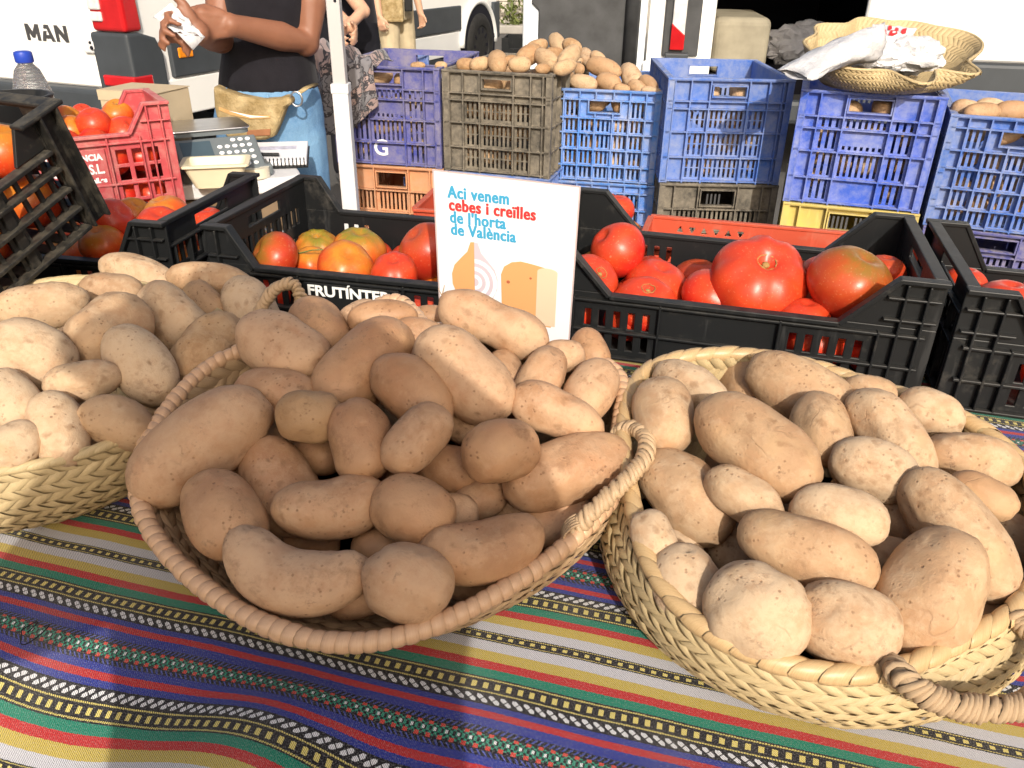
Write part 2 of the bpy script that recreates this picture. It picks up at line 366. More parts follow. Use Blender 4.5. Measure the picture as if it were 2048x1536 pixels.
def weed(loc, h, label, seed, n=150):
    r = random.Random(seed); b = MB()
    for i in range(n):
        a = r.uniform(0, 6.28); q = r.random()**.6*h*.9; z = r.random()*h
        p = Vector((math.cos(a)*q*.7, math.sin(a)*q*.5, z)); d = Vector((r.uniform(-1, 1), r.uniform(-1, 1), r.uniform(.1, 1))).normalized(); s = d.cross(Vector((r.uniform(-1, 1), r.uniform(-1, 1), .2))).normalized()*.03; e = d*r.uniform(.07, .16)
        b.add([p-s*.3, p+e*.5-s, p+e, p+e*.5+s], [(0, 1, 2, 3)])
    pl = thing('weed', label, 'weed', Matrix.Translation(loc), 'weeds along the far wall')
    stuff(b.build('foliage', WEED, pl))
    s = MB()
    for i in range(6): s.tube([(0, 0, 0), (r.uniform(-.1, .1), r.uniform(-.1, .1), h*.8)], [.008, .003], 5)
    s.build('stem', WEED, pl)
weed(PY(1022, 62, 16.2).xy.to_3d(), .75, 'taller straggly green weed growing against the pale wall', 1)
weed(PY(1050, 66, 16.2).xy.to_3d(), .6, 'lower green weed at the wall beside the open van door', 2)
b = MB(); b.box((0, 0, 0), (2.6, .7, .14)); struct(b.build('pavement', plain('kerb_stone', (.34, .32, .29), .9, .2, .2, 3, .2), None, bevel=.02)).matrix_world = rotz((-1.0, 15.9, .003), -4)
# ---- black fish-box like crate on the tarmac by the van
# ================================================================== delivery van at the left (rear corner and side)
def wheel(parent, M, r=.35, hubcap=True):
    w = thing('wheel', 'wheel', 'wheel'); del w['label'], w['category']; w.parent = parent; w.matrix_local = M
    b = MB(); n = 40   # axis along local y, outer face at y=0 (towards -y)
    prof = [(.205, .0), (.215, -.012), (.26, -.02), (.315, -.014), (.342, .01), (.35, .04), (.35, .19), (.342, .22), (.30, .235), (.205, .23)]
    Mx = Matrix.Rotation(rad(-90), 4, 'X')
    Mx = Matrix(((1,0,0,0),(0,0,1,0),(0,-1,0,0),(0,0,0,1)))
    b.lathe([(p[0]*r/.35, p[1]) for p in prof], n, Mx); t = b.build('tyre', MT['rubber'], w, smooth=True)
    b = MB(); b.lathe([(.02, .02), (.10, .015), (.13, .035), (.19, .055), (.205, .01), (.212, .005), (.212, .12), (.01, .12)], n, Mx)
    b.build('rim', MT['steel'], w, smooth=True)
    b = MB()
    for k in range(10):
        a = 2*math.pi*k/10
        q = Matrix.Rotation(a, 4, 'Y')
        b.box((.135, -.004, -.016), (.195, .05, .016), q)
    b.build('rim_slot', MT['dark'], w)
    return w
cor = P(275, 165, .55); hub = PD(954, 79, 9.3)
vd = (Vector((hub.x, hub.y, 0))-Vector((cor.x, cor.y, 0))); AX = vd.length; vd.normalize()
VAN = frame((cor.x, cor.y, 0), vd)                       # local x forward along the side, local y towards the van's left
van = thing('parked_van', 'white panel van with dark grey bumpers parked behind the woman', 'van', VAN)
LV = AX+.62; WV = 2.0
b = MB(); b.prism([(0, .42), (LV-.05, .42), (LV, .8), (LV-.05, 1.15), (LV-.75, 1.5), (LV-1.35, 2.45), (.10, 2.58), (0, 2.4)], 0, WV)
b.build('body', MT['whitepaint'], van, smooth=True, bevel=.07, seg=4)
b = MB(); b.prism([(.1, .28), (LV-.3, .28), (LV-.1, .5), (.05, .5)], .06, WV-.06); b.build('chassis', MT['dark'], van)
b = MB(); b.prism([(LV-1.25, 1.55), (LV-.72, 1.55), (LV-1.28, 2.3), (LV-1.9, 2.3), (LV-1.9, 1.55)], -.004, WV+.004); b.build('cab_window', MT['screen'], van)
# side mouldings with gaps, white sill below
RAW = 1.25; RW = .46
def sidebox(x0, x1, z0, z1, nm, m, t=.03, bev=.012):
    b = MB(); b.box((x0, -t, z0), (x1, .02, z1)); return b.build(nm, m, van, bevel=bev, seg=3)
sidebox(.30, RAW-RW+.02, .545, .79, 'side_moulding', MT['greytrim'])
sidebox(RAW+RW, 2.95, .545, .79, 'side_moulding', MT['greytrim'])
sidebox(3.0, AX-RW, .545, .79, 'side_moulding', MT['greytrim'])
sidebox(AX+RW-.05, LV-.04, .40, .79, 'front_bumper', MT['greytrim'], .04)
sidebox(.22, RAW-RW, .30, .535, 'sill', MT['whitepaint'], .015)
sidebox(RAW+RW, AX-RW, .30, .535, 'sill', MT['whitepaint'], .015)
# wheel arches and wheels
for ax in (RAW, AX):
    b = MB(); pts = [(ax+math.cos(a)*.455, -.025, .36+math.sin(a)*.455) for a in np.linspace(0, math.pi, 25)]
    b.tube(pts, .035, 8); b.build('arch_flare', MT['whitepaint'], van, smooth='all')
    b = MB(); poly = [(ax+math.cos(a)*.44, .36+math.sin(a)*.44) for a in np.linspace(-.3, math.pi+.3, 30)]
    b.prism(poly, -.034, .3); b.build('wheel_well', MT['dark'], van)
    wheel(van, Matrix.Translation((ax, -.05, .35)))
    wheel(van, Matrix.Translation((ax, WV+.04, .35)) @ Matrix.Rotation(math.pi, 4, 'Z'))
# rear corner: wrap-round bumper, lamps, hinge, doors
b = MB(); b.prism([(-.05, .40), (.235, .40), (.235, .70), (.19, .80), (.06, .838), (-.05, .838)], -.035, .27); b.build('corner_bumper', MT['greytrim'], van, bevel=.02, seg=3)
b = MB(); b.box((-.10, -.02, .34), (.15, WV+.02, .50)); b.build('rear_bumper', MT['greytrim'], van, bevel=.03, seg=3)
b = MB(); b.box((-.062, -.042, .525), (.10, .22, .59)); b.build('reflector', MT['lamp_red'], van, bevel=.01)
b = MB(); b.prism([(-.045, .842), (.10, .842), (.075, 1.7), (-.045, 1.7)], -.03, .24); tl = b.build('tail_light', MT['lamp_red'], van, bevel=.025, seg=3)
for z0, z1 in ((.90, .955), (.965, 1.03), (1.35, 1.52)):
    b = MB(); b.box((-.06, .135, z0), (-.03, .225, z1)); b.build('clear_lens', MT['lamp_clear'], tl, bevel=.008)
b = MB(); b.box((-.04, .22, .71), (.0, .36, .81)); b.box((-.05, .24, .73), (.0, .30, .79)); hg = b.build('door_hinge', MT['white'], van, bevel=.01)
b = MB(); b.tube([(-.055, .27, .745), (-.048, .27, .745)], .012, 8); b.tube([(-.055, .275, .775), (-.048, .275, .775)], .009, 8); b.build('hinge_bolt', MT['dark'], hg)
b = MB(); b.box((-.012, .30, .505), (.004, .995, 2.35)); b.box((-.012, 1.005, .505), (.004, 1.70, 2.35)); b.build('rear_door', MT['whitepaint'], van, bevel=.01)
def glyph(name, polys, x0):
    b = MB(); k = .098
    for q in polys: b.prism([(.86-(x0+x)*k, .762+z*k) for x, z in q], -.018, -.0125, Matrix(((0, 1, 0, 0), (1, 0, 0, 0), (0, 0, 1, 0), (0, 0, 0, 1))))
    b.build(name, MT['badge'], van)
glyph('badge_letter', [[(0, 0), (.26, 0), (.26, .52), (.50, .16), (.72, .16), (.96, .52), (.96, 0), (1.22, 0), (1.22, 1), (.94, 1), (.61, .50), (.28, 1), (0, 1)]], 0)
glyph('badge_letter', [[(0, 0), (.27, 0), (.33, .17), (.80, .17), (.86, 0), (1.13, 0), (.74, 1), (.39, 1), (.30, .77), (.50, .77), (.565, .80), (.72, .38), (.41, .38), (.50, .62), (.24, .62)]], 1.38)
glyph('badge_letter', [[(0, 0), (.26, 0), (.26, .58), (.80, 0), (1.06, 0), (1.06, 1), (.80, 1), (.80, .42), (.26, 1), (0, 1)]], 2.66)
for x0 in (.36, 3.12):
    b = MB(); b.box((x0, -.04, .66), (x0+.13, -.02, .725)); mk = b.build('side_marker', MT['lamp_amber'], van, bevel=.008)
# ================================================================== van with open rear doors, loaded from behind
o0 = PD(1290, 130, 5.3); yawR = -8
RVM = rotz((o0.x, o0.y, 0), yawR)                       # local x along the rear face to the right, y into the van
rv = thing('open_van', 'white van with its rear doors open and a dark load space', 'van', RVM)
HW = 1.95
b = MB(); b.plate(HW, 1.9, .05, [(.42, .62-.40, HW-.2, 2.2)], None, 0, 0., .40); b.build('rear_frame', MT['whitepaint'], rv, bevel=.012)
b = MB(); b.box((0, .052, .4), (.05, 4.6, 2.3)); b.box((HW-.05, .052, .4), (HW, 4.6, 2.3)); b.box((.05, .052, 2.24), (HW-.05, 4.6, 2.3)); b.build('body_shell', MT['whitepaint'], rv)
b = MB(); b.box((.052, .054, .50), (HW-.052, 4.5, .60)); b.box((.052, 4.5, .6), (HW-.052, 4.55, 2.235)); b.box((.054, .06, .602), (.07, 4.4, 2.23)); b.box((HW-.07, .06, .602), (HW-.054, 4.4, 2.23)); b.build('load_liner', MT['dark'], rv)
b = MB(); b.box((.425, .16, .604), (.80, 1.1, .95)); b.build('wheel_box', plain('shaded_wheel_box', (.30, .27, .20), .8, .2, .25, 6, .15), rv, bevel=.05, seg=4)  # base colour darkened to stand in for the half shade on the box
b = MB(); b.box((.36, .06, .604), (.42, .14, 2.2)); b.build('door_pillar', MT['beige'], rv, bevel=.012)
# lamp cluster on the left post
b = MB(); b.box((.10, -.02, .72), (.33, .002, 1.9)); b.build('lamp_recess', MT['darktrim'], rv, bevel=.008)
b = MB(); b.box((.15, -.045, .76), (.235, -.018, 1.75)); tl = b.build('tail_light', MT['lamp_clear'], rv, bevel=.01)
b = MB(); b.prism([(.148, .76), (.237, .76), (.237, .85), (.148, .92)], -.049, -.02); b.build('red_lens', MT['lamp_red'], tl, bevel=.005)
b = MB(); b.box((.12, -.10, .70), (.27, -.003, .745)); b.build('lamp_step', MT['greytrim'], rv, bevel=.01)
b = MB(); b.box((-.02, -.07, .50), (.40, -.003, .69)); b.build('bumper_end', MT['whitepaint'], rv, bevel=.02)
b = MB(); b.box((.0, -.16, .34), (HW, -.075, .49)); b.build('rear_bumper', MT['greytrim'], rv, bevel=.03)
# left door swung right round, its dark inner lining towards us
dl = thing('rear_door', 'x', 'x'); del dl['label'], dl['category']; dl.parent = rv; dl.matrix_local = rotz((-.01, -.03, 0), 188)
b = MB(); b.box((0, -.05, .55), (.80, .0, 2.25)); b.build('door_frame', MT['bluewhite'], dl, bevel=.02, seg=3)
b = MB(); b.prism([(.06, .62), (.70, .62), (.70, .98), (.745, 1.02), (.745, 2.1), (.06, 2.1)], .0, .018); b.build('door_lining', MT['darktrim'], dl, bevel=.008)
b = MB(); b.box((.715, .0, .74), (.78, .014, .93)); b.build('latch_plate', MT['bluewhite'], dl, bevel=.015, seg=3)
b = MB(); b.tube([(.10, .02, .62), (.10, .02, 2.1)], .05, 10); b.build('lining_roll', MT['darktrim'], dl, smooth='all')
# right door swung open, white, grey strip along the foot
dr = thing('rear_door', 'x', 'x'); del dr['label'], dr['category']; dr.parent = rv; e0 = RVM.inverted() @ PD(1712, 130, 4.55)
dr.matrix_local = rotz((e0.x, e0.y, 0), -4)
b = MB(); b.box((0, 0, .80), (1.5, .05, 2.2)); b.build('door_panel', MT['whitepaint'], dr, bevel=.03, seg=3)
b = MB(); b.box((0, -.012, .40), (1.5, .05, .795)); b.build('door_moulding', MT['greytrim'], dr, bevel=.02)
# ================================================================== table and striped cloth
TY = -15.; TZ = .80
TA = rotz((0, 0, 0), TY); TAi = TA.inverted()
def T2W(x, y, z): return TA @ Vector((x, y, z))
WOOD = plain('trestle_wood', (.30, .20, .11), .7, .3, .2, 6, .1)
tb = thing('trestle_table', 'long trestle table under the striped cloth', 'table', TA)
b = MB(); b.box((-1.35, .41, TZ-.035), (1.0, 1.385, TZ-.012)); b.build('table_top', WOOD, tb)
for x in (-1.2, .85):
    for y in (.50, 1.30):
        b = MB(); b.box((x-.025, y-.025, 0), (x+.025, y+.025, TZ-.035)); b.build('leg', WOOD, tb)
def cloth_mat():
    g = G('striped_woven_cloth'); v = g.tc('UV'); q = g.xyz(v)
    wob = g.noise(5, 2, .5, v); x = q[0]; y = g.math('ADD', q[1], g.math('MULTIPLY', g.math('SUBTRACT', wob, .5), .008)); x = g.math('ADD', x, g.math('MULTIPLY', g.math('SUBTRACT', g.noise(4, 2, .5, g.vmath('ADD', v, (7, 3, 0))), .5), .02))
    jag = g.math('MULTIPLY', g.math('SUBTRACT', g.noise(420, 1, .5, v), .5), .0012); y = g.math('ADD', y, jag)
    HP = .0935
    t = g.math('PINGPONG', g.math('DIVIDE', g.math('SUBTRACT', y, .464-8*HP*2), HP), 1.0)
    BK, WH, YE, RE, GR, BL = (.008, .007, .009), (.50, .50, .54), (.48, .37, .08), (.46, .022, .022), (.008, .20, .125), (.022, .036, .26)
    c = g.ramp(t, [(0, BK), (.052, WH), (.160, YE), (.262, RE), (.345, GR), (.430, BK), (.70, BL), (.754, RE), (.82, BL), (.879, BK)], 'CONSTANT')
    def fr(s, k): return g.math('FRACT', g.math('MULTIPLY', s, k))
    # thin yellow lines and dashes in the narrow black band
    ly = g.math('MAXIMUM', g.band(t, .036, .044), g.math('MAXIMUM', g.band(t, .448, .462), g.band(t, .572, .586)))
    ly = g.math('MULTIPLY', ly, g.math('GREATER_THAN', fr(x, 520), .25))
    dash = g.math('MULTIPLY', g.band(t, -1, .016), g.band(fr(x, 112), .2, .62))
    sq = g.math('MULTIPLY', g.band(t, .488, .546), g.band(fr(x, 112), .22, .66))
    c = g.mix(g.math('MAXIMUM', ly, g.math('MAXIMUM', dash, sq)), c, (.66, .55, .16))
    # white lozenge chain
    tx = g.math('DIVIDE', g.math('SUBTRACT', t, .648), .036); ph = g.math('SUBTRACT', fr(x, 112), .5)
    dg1 = g.math('LESS_THAN', g.math('ABSOLUTE', g.math('SUBTRACT', g.math('MULTIPLY', ph, 2.), tx)), .62)
    inb = g.band(g.math('ABSOLUTE', tx), -1, 1.0); gap = g.math('GREATER_THAN', g.math('ABSOLUTE', g.math('ADD', ph, g.math('MULTIPLY', tx, .35))), .07)
    c = g.mix(g.math('MULTIPLY', inb, g.math('MULTIPLY', dg1, gap)), c, (.68, .68, .70))
    # central checked band
    u4 = fr(x, 112); cell = g.math('GREATER_THAN', fr(x, 224), .5); row = g.math('GREATER_THAN', fr(t, 24), .5)
    chk = g.math('ABSOLUTE', g.math('SUBTRACT', cell, row))
    core = g.band(t, .945, 1.1); c = g.mix(g.math('MULTIPLY', core, chk), c, (.02, .25, .16))
    edge = g.band(t, .93, .962); c = g.mix(g.math('MULTIPLY', edge, g.band(u4, .1, .5)), c, (.55, .06, .04))
    mid = g.band(t, .985, 1.1); c = g.mix(g.math('MULTIPLY', mid, g.band(u4, .62, .85)), c, (.65, .65, .66))
    bs = g.band(t, .886, .922); c = g.mix(g.math('MULTIPLY', bs, g.band(g.math('FRACT', g.math('ADD', g.math('MULTIPLY', x, 224), g.math('MULTIPLY', t, 20.))), .2, .6)), c, (.05, .07, .30))
    # twill: dark warp showing between the weft
    tw = g.math('FRACT', g.math('ADD', g.math('MULTIPLY', x, 520), g.math('MULTIPLY', y, 640)))
    c = g.mix(g.math('MULTIPLY', g.math('LESS_THAN', tw, .40), .72), c, (.010, .009, .011))
    c = g.mix(g.math('MULTIPLY', g.step(g.noise(9, 5, .6), .5, .8), .15), c, (.3, .28, .25))
    c = g.mix(g.math('MULTIPLY', g.step(g.noise(900, 2, .6, v), .50, .72), .30), c, (.45, .43, .42)); hgt = g.math('ADD', tw, g.math('MULTIPLY', g.noise(600, 2, .5, v), .8))
    return g.done(c, .88, .2, g.bump(hgt, .35, .0006), sheen=.15)
def cloth_z(x, y):
    n = mnoise.noise
    z = .0030*n(Vector((x*5, y*8, 1.3)))+.0014*n(Vector((x*13, y*13, 4.)))+.0012*abs(n(Vector((x*7+y*9, y*3-x*2, 9.))))
    e = .385-y
    if e > 0:
        k = min(1., e/.10)
        z += .020*k*math.sin(x*19+2.2*n(Vector((x*3, 0, 2)))+e*9)+.010*k*n(Vector((x*13, y*8, 0)))
    return z
NX, NY = 240, 150
xs = np.linspace(-1.42, 1.07, NX); ss = np.concatenate([np.linspace(0, .55, 70), np.linspace(.56, 1.30, 60)])
vsl = []; uvl = []
prof = {}
for s in ss:
    e = .385-(s+.10); a = 0; px = s+.10; pz = 0
    if e > 0:
        px = .385; k = 0; st = .002
        while k < e:
            a = min(rad(62), (k/.16)*rad(62)); px -= st*math.cos(a); pz -= st*math.sin(a); k += st
    prof[s] = (px, pz)
for s in ss:
    px, pz = prof[s]
    for x in xs:
        vsl.append((x, px, TZ+pz+cloth_z(x, s+.10))); uvl.append((x, s+.10))
ns = len(ss)
me = bpy.data.meshes.new('striped_tablecloth')
low = []; lowuv = []
for d in np.linspace(.62, .02, 26):
    px, pz = prof[ss[0]]
    for x in xs:
        f = .03*math.sin(x*24+.8*math.sin(x*5))*min(1, d/.3)
        low.append((x, px-.10*min(d, .2)+f, TZ+pz-d*.97+cloth_z(x, .1))); lowuv.append((x, .10-d))
allv = low+vsl; alluv = lowuv+uvl; R_ = len(allv)//NX
fs = [(r*NX+i, r*NX+i+1, (r+1)*NX+i+1, (r+1)*NX+i) for r in range(R_-1) for i in range(NX-1)]
me.from_pydata(allv, [], fs); uvd = me.uv_layers.new(name='UVMap')
li = np.empty(len(me.loops), int); me.loops.foreach_get('vertex_index', li); uvd.data.foreach_set('uv', np.array(alluv)[li].ravel())
me.polygons.foreach_set('use_smooth', [True]*len(me.polygons)); me.materials.append(cloth_mat())
tc_ = link(bpy.data.objects.new('tablecloth', me)); tc_.matrix_world = TA
tag(tc_, 'striped woven tablecloth in black, red, yellow, green and blue', 'tablecloth')
sm = tc_.modifiers.new('thick', 'SOLIDIFY'); sm.thickness = .0012; sm.offset = -1
# loose black thread lying on the cloth
th = P(45, 1268, TZ); b = MB(); w0 = TAi @ th
b.tube([T2W(w0.x+math.cos(a)*.006+k*.0006, w0.y+math.sin(a)*.010+.004*math.sin(2*a), TZ+.0035) for k, a in enumerate(np.linspace(0, 8, 26))], .0005, 5)
tag(b.build('loose_thread', MT['black_cloth']), 'curl of loose black thread on the striped tablecloth', 'thread')
# ================================================================== crates
def slot_rows(x0, x1, z0, z1, pitch, sw):
    n = max(1, int((x1-x0)/pitch)); p = (x1-x0)/n
    return [(x0+p*(i+.5)-sw/2, z0, x0+p*(i+.5)+sw/2, z1) for i in range(n)]
def ribbed_wall(w, h, M, mat, parent, name, vr, hr, slots, handle=None, t=.0035, rd=.016, rw=.004, bevel=0):
    """wall plate with slot holes, set behind an outer grid of ribs. vr, hr: rib positions as fractions"""
    b = MB(); holes = []
    for (x0, z0, x1, z1, pitch, sw) in slots: holes += slot_rows(x0*w, x1*w, z0*h, z1*h, pitch, sw)
    hd = None
    if handle: hd = (handle[0]*w, handle[1]*h, handle[2]*w, handle[3]*h); holes.append(hd)
    b.plate(w, h, t, holes, M @ Matrix.Translation((0, rd, 0)))
    for f in hr:
        z = min(max(f*h, rw/2), h-rw/2)
        segs = [(0, w)]
        if hd and hd[1] < z < hd[3]: segs = [(0, hd[0]), (hd[2], w)]
        for a, c in segs: b.box((a, 0.0006, z-rw/2), (c, rd+.0004, z+rw/2), M)
    for f in vr:
        x = min(max(f*w, rw/2), w-rw/2)
        segs = [(0, h)]
        if hd and hd[0]-.001 < x < hd[2]+.001: segs = [(0, hd[1]-.002), (hd[3]+.002, h)]
        for a, c in segs: b.box((x-rw/2, 0., a+.0003), (x+rw/2, rd+.0002, c-.0003), M)
    if hd:
        x0, z0, x1, z1 = hd; q = .004
        b.box((x0-q, .001, z0-q), (x1+q, rd+.007, z0), M); b.box((x0-q, .001, z1), (x1+q, rd+.007, z1+q), M)
        b.box((x0-q, .0014, z0), (x0, rd+.0066, z1), M); b.box((x1, .0014, z0), (x1+q, rd+.0066, z1), M)
    return b.build(name, mat, parent, bevel=bevel)
STYLES = {
 'fine': dict(vr=(0, .06, .19, .345, .655, .81, .92, 1), hr=(.02, .255, .50, .72, .79, .985), slots=[(.20, .535, .335, .61, .0142, .0076), (.20, .62, .335, .70, .0142, .0076), (.36, .535, .64, .61, .0142, .0076), (.36, .62, .64, .70, .0142, .0076), (.67, .535, .80, .61, .0142, .0076), (.67, .62, .80, .70, .0142, .0076),
       (.20, .275, .335, .375, .0142, .0076), (.20, .385, .335, .48, .0142, .0076), (.36, .275, .64, .375, .0142, .0076), (.36, .385, .64, .48, .0142, .0076), (.67, .275, .80, .375, .0142, .0076), (.67, .385, .80, .48, .0142, .0076),
       (.20, .05, .335, .14, .0142, .0076), (.20, .15, .335, .235, .0142, .0076), (.36, .05, .64, .14, .0142, .0076), (.36, .15, .64, .235, .0142, .0076), (.67, .05, .80, .14, .0142, .0076), (.67, .15, .80, .235, .0142, .0076)], handle=(.37, .84, .63, .93)),
 'tall': dict(vr=(0, .05, .15, .335, .665, .85, .95, 1), hr=(.02, .24, .48, .68, .785, .985), slots=[(.17, .69, .32, .775, .0162, .0078), (.35, .69, .65, .775, .0162, .0078), (.69, .69, .84, .775, .0162, .0078), (.17, .50, .32, .665, .0162, .0078), (.35, .50, .65, .535, .0162, .0078), (.69, .50, .84, .665, .0162, .0078),
       (.17, .26, .32, .465, .0162, .0078), (.35, .26, .65, .465, .0162, .0078), (.69, .26, .84, .465, .0162, .0078), (.17, .04, .32, .225, .0162, .0078), (.69, .04, .84, .225, .0162, .0078)], handle=(.355, .835, .645, .945)),
 'lattice': dict(vr=(.0, .13, .275, .42, .58, .725, .87, 1), hr=(.02, .18, .36, .54, .70, .895, .985), slots=[(a, z0, a+.125, z1, .0150, .0080) for a in (.14, .285, .43, .59, .735) for z0, z1 in ((.035, .17), (.195, .35), (.375, .53), (.555, .69))]+[(a, .715, a+.125, .88, .0150, .0080) for a in (.14, .735)], handle=(.36, .765, .64, .885)),
 'square': dict(vr=(0, .13, .335, .665, .87, 1), hr=(.02, .30, .50, .74, .985), slots=[(.16, .52, .32, .72, .0142, .0076), (.36, .52, .64, .72, .0142, .0076), (.69, .52, .85, .72, .0142, .0076), (.16, .32, .32, .48, .0142, .0076), (.36, .32, .64, .48, .0142, .0076), (.69, .32, .85, .48, .0142, .0076), (.16, .05, .32, .28, .0142, .0076), (.36, .05, .64, .28, .0142, .0076), (.69, .05, .85, .28, .0142, .0076)], handle=(.36, .78, .64, .935)),
}
def tall_crate(label, mat, M, w=.375, d=.56, h=.323, style='fine', group=None, letter=None):
    c = thing('stacking_crate', label, 'crate', M, group); S = STYLES[style]
    I = Matrix.Identity(4); m = MT[mat]
    ribbed_wall(w, h, I, m, c, 'end_wall', handle=S['handle'], vr=S['vr'], hr=S['hr'], slots=S['slots'])
    ribbed_wall(w, h, Matrix.Translation((w, d, 0)) @ Matrix.Rotation(math.pi, 4, 'Z'), m, c, 'end_wall', handle=S['handle'], vr=S['vr'], hr=S['hr'], slots=S['slots'][:6])
    sv = [i/9 for i in range(10)]
    sl = [(i/9+.015, z0, (i+1)/9-.015, z1, .015, .008) for i in range(1, 8) for z0, z1 in ((.05, .22), (.27, .46), (.52, .72))]
    dd = d-.0012
    ribbed_wall(dd, h-.0008, Matrix.Translation((w-.0003, .0006, .0004)) @ Matrix.Rotation(math.pi/2, 4, 'Z'), m, c, 'side_wall', vr=sv, hr=(.02, .245, .49, .76, .985), slots=sl)
    ribbed_wall(dd, h-.0008, Matrix.Translation((.0003, dd+.0006, .0004)) @ Matrix.Rotation(-math.pi/2, 4, 'Z'), m, c, 'side_wall', vr=sv, hr=(.02, .245, .49, .76, .985), slots=sl)
    b = MB(); b.plate(w-.03, d-.03, .004, [], Matrix(((1,0,0,.015),(0,0,1,.015),(0,1,0,.006),(0,0,0,1)))); b.build('base', m, c)
    b = MB(); q = .015
    b.box((-.001, -.001, h-.005), (w+.001, q, h+.0015)); b.box((-.001, d-q, h-.005), (w+.001, d+.001, h+.0015)); b.box((-.001, q, h-.0048), (q, d-q, h+.0014)); b.box((w-q, q, h-.0048), (w+.001, d-q, h+.0014)); b.build('rim', m, c, bevel=.0012)
    if letter: text_obj('lettering', letter[0], MT['white_print'], c, Matrix(((1,0,0,letter[1]*w),(0,0,-1,.0150),(0,1,0,letter[2]*h),(0,0,0,1))), letter[3], .0008, .0012, 1., 'CENTER')
    return c
def stack_frame(uL, vL, uR, vR, z):
    a = P(uL, vL, z); e = P(uR, vR, z); x = (e-a); return a, math.degrees(math.atan2(x.y, x.x)), x.length
SZ = .97; CH = SZ/3
G_ST = 'potato crates stacked in a row behind the stall'
CR = {}
def column(key, uv, ztop, spec, width=None, depth=.54):
    """spec: list from the top crate down of (mat, style, label, letter)"""
    a, yaw, w = stack_frame(*uv, ztop); w = width or w; h = ztop/3
    for i, (mat, style, label, letter) in enumerate(spec):
        M = rotz((a.x, a.y, ztop-h*(i+1)+.0), yaw); 
        if i == 1: M = M @ Matrix.Translation((.004, -.004, 0)) @ Matrix.Rotation(rad(.8), 4, 'Z')
        M = M @ Matrix.Translation((0, 0, .0016 if i < 2 else .0005)); c = tall_crate(label, mat, M, w, depth, h-.0032, style, G_ST, letter)
        if i == 0: CR[key] = (M, w, depth, h)
a_, yaw_, w_ = stack_frame(880, 138, 1105, 150, SZ)
lf = P(880, 138, SZ)-Vector((math.cos(rad(-13)), math.sin(rad(-13)), 0))*.385
pl_ = proj(lf)
column('c1', (pl_[0], pl_[1], 878, 137), SZ, [('blue_dark', 'tall', 'dark blue crate lettered G, standing on the orange crate', ('G', .42, .10, .075)), ('orange', 'square', 'orange crate under the dark blue crate lettered G', None), ('blue', 'fine', 'bottom crate of the stack with the orange crate', None)])
column('bk', (883, 138, 1105, 150), SZ, [('black_earth', 'fine', 'earth-caked black crate heaped with brown potatoes', None), ('blue', 'tall', 'crate directly under the earth-caked black potato crate', None), ('blue', 'fine', 'bottom crate of the stack topped by the earth-caked black crate', None)])
column('c2', (1100, 175, 1325, 185), .91, [('blue_bright', 'lattice', 'bright blue lattice crate heaped with sunlit potatoes', None), ('blue_bright', 'lattice', 'bright blue crate under the lattice crate of sunlit potatoes', None), ('blue', 'fine', 'bottom crate of the stack with the bright blue lattice crates', None)])
column('c3', (1338, 155, 1592, 160), SZ, [('blue', 'fine', 'mid blue crate with fine slots on a black crate, beside the straw basket', None), ('black_earth', 'square', 'dusty black crate under the fine-slotted mid blue crate', None), ('blue', 'fine', 'bottom crate below the dusty black crate', None)])
column('c4', (1604, 178, 1898, 195), SZ, [('blue_violet', 'tall', 'violet blue crate on a yellow crate, carrying the straw basket', None), ('yellow', 'square', 'yellow crate under the violet blue crate', None), ('blue', 'fine', 'bottom crate below the yellow crate', None)])
a_, yaw_, w_ = stack_frame(1905, 228, 2048, 240, SZ)
r5 = P(1903, 228, .93)+Vector((math.cos(rad(-22)), math.sin(rad(-22)), 0))*.38; p5 = proj(r5)
column('c5', (1903, 228, p5[0], p5[1]), .93, [('blue', 'lattice', 'blue lattice crate next to the violet blue one, potatoes showing at its rim', None), ('blue_dark', 'tall', 'blue crate under the lattice crate beside the violet blue one', None), ('blue', 'fine', 'bottom crate of the stack next to the yellow crate', None)])
# empty-ish black crate lying on the tarmac by the far wall
M = rotz(P(1000, 128, .02).xy.to_3d().to_4d().to_3d(), -4); bx = thing('produce_box', 'black open box with notched handle side on tarmac near the wall', 'box', rotz(Vector((PY(1003, 100, 9.2).x, 9.2, 0)), -5))
zt = PY(1003, 76, 9.2).z; ww = .42
b = MB(); b.prism([(0, 0), (ww, 0), (ww, zt), (ww*.88, zt), (ww*.84, zt*.8), (ww*.2, zt*.8), (ww*.16, zt), (0, zt)], 0, .02); b.build('front_panel', MT['black'], bx)
b = MB(); b.box((0, .021, 0), (.02, .5, zt)); b.box((ww-.02, .021, 0), (ww, .5, zt)); b.box((.02, .48, 0), (ww-.02, .5, zt)); b.box((.02, .021, 0), (ww-.02, .48, .02)); b.build('side_panel', MT['black'], bx)

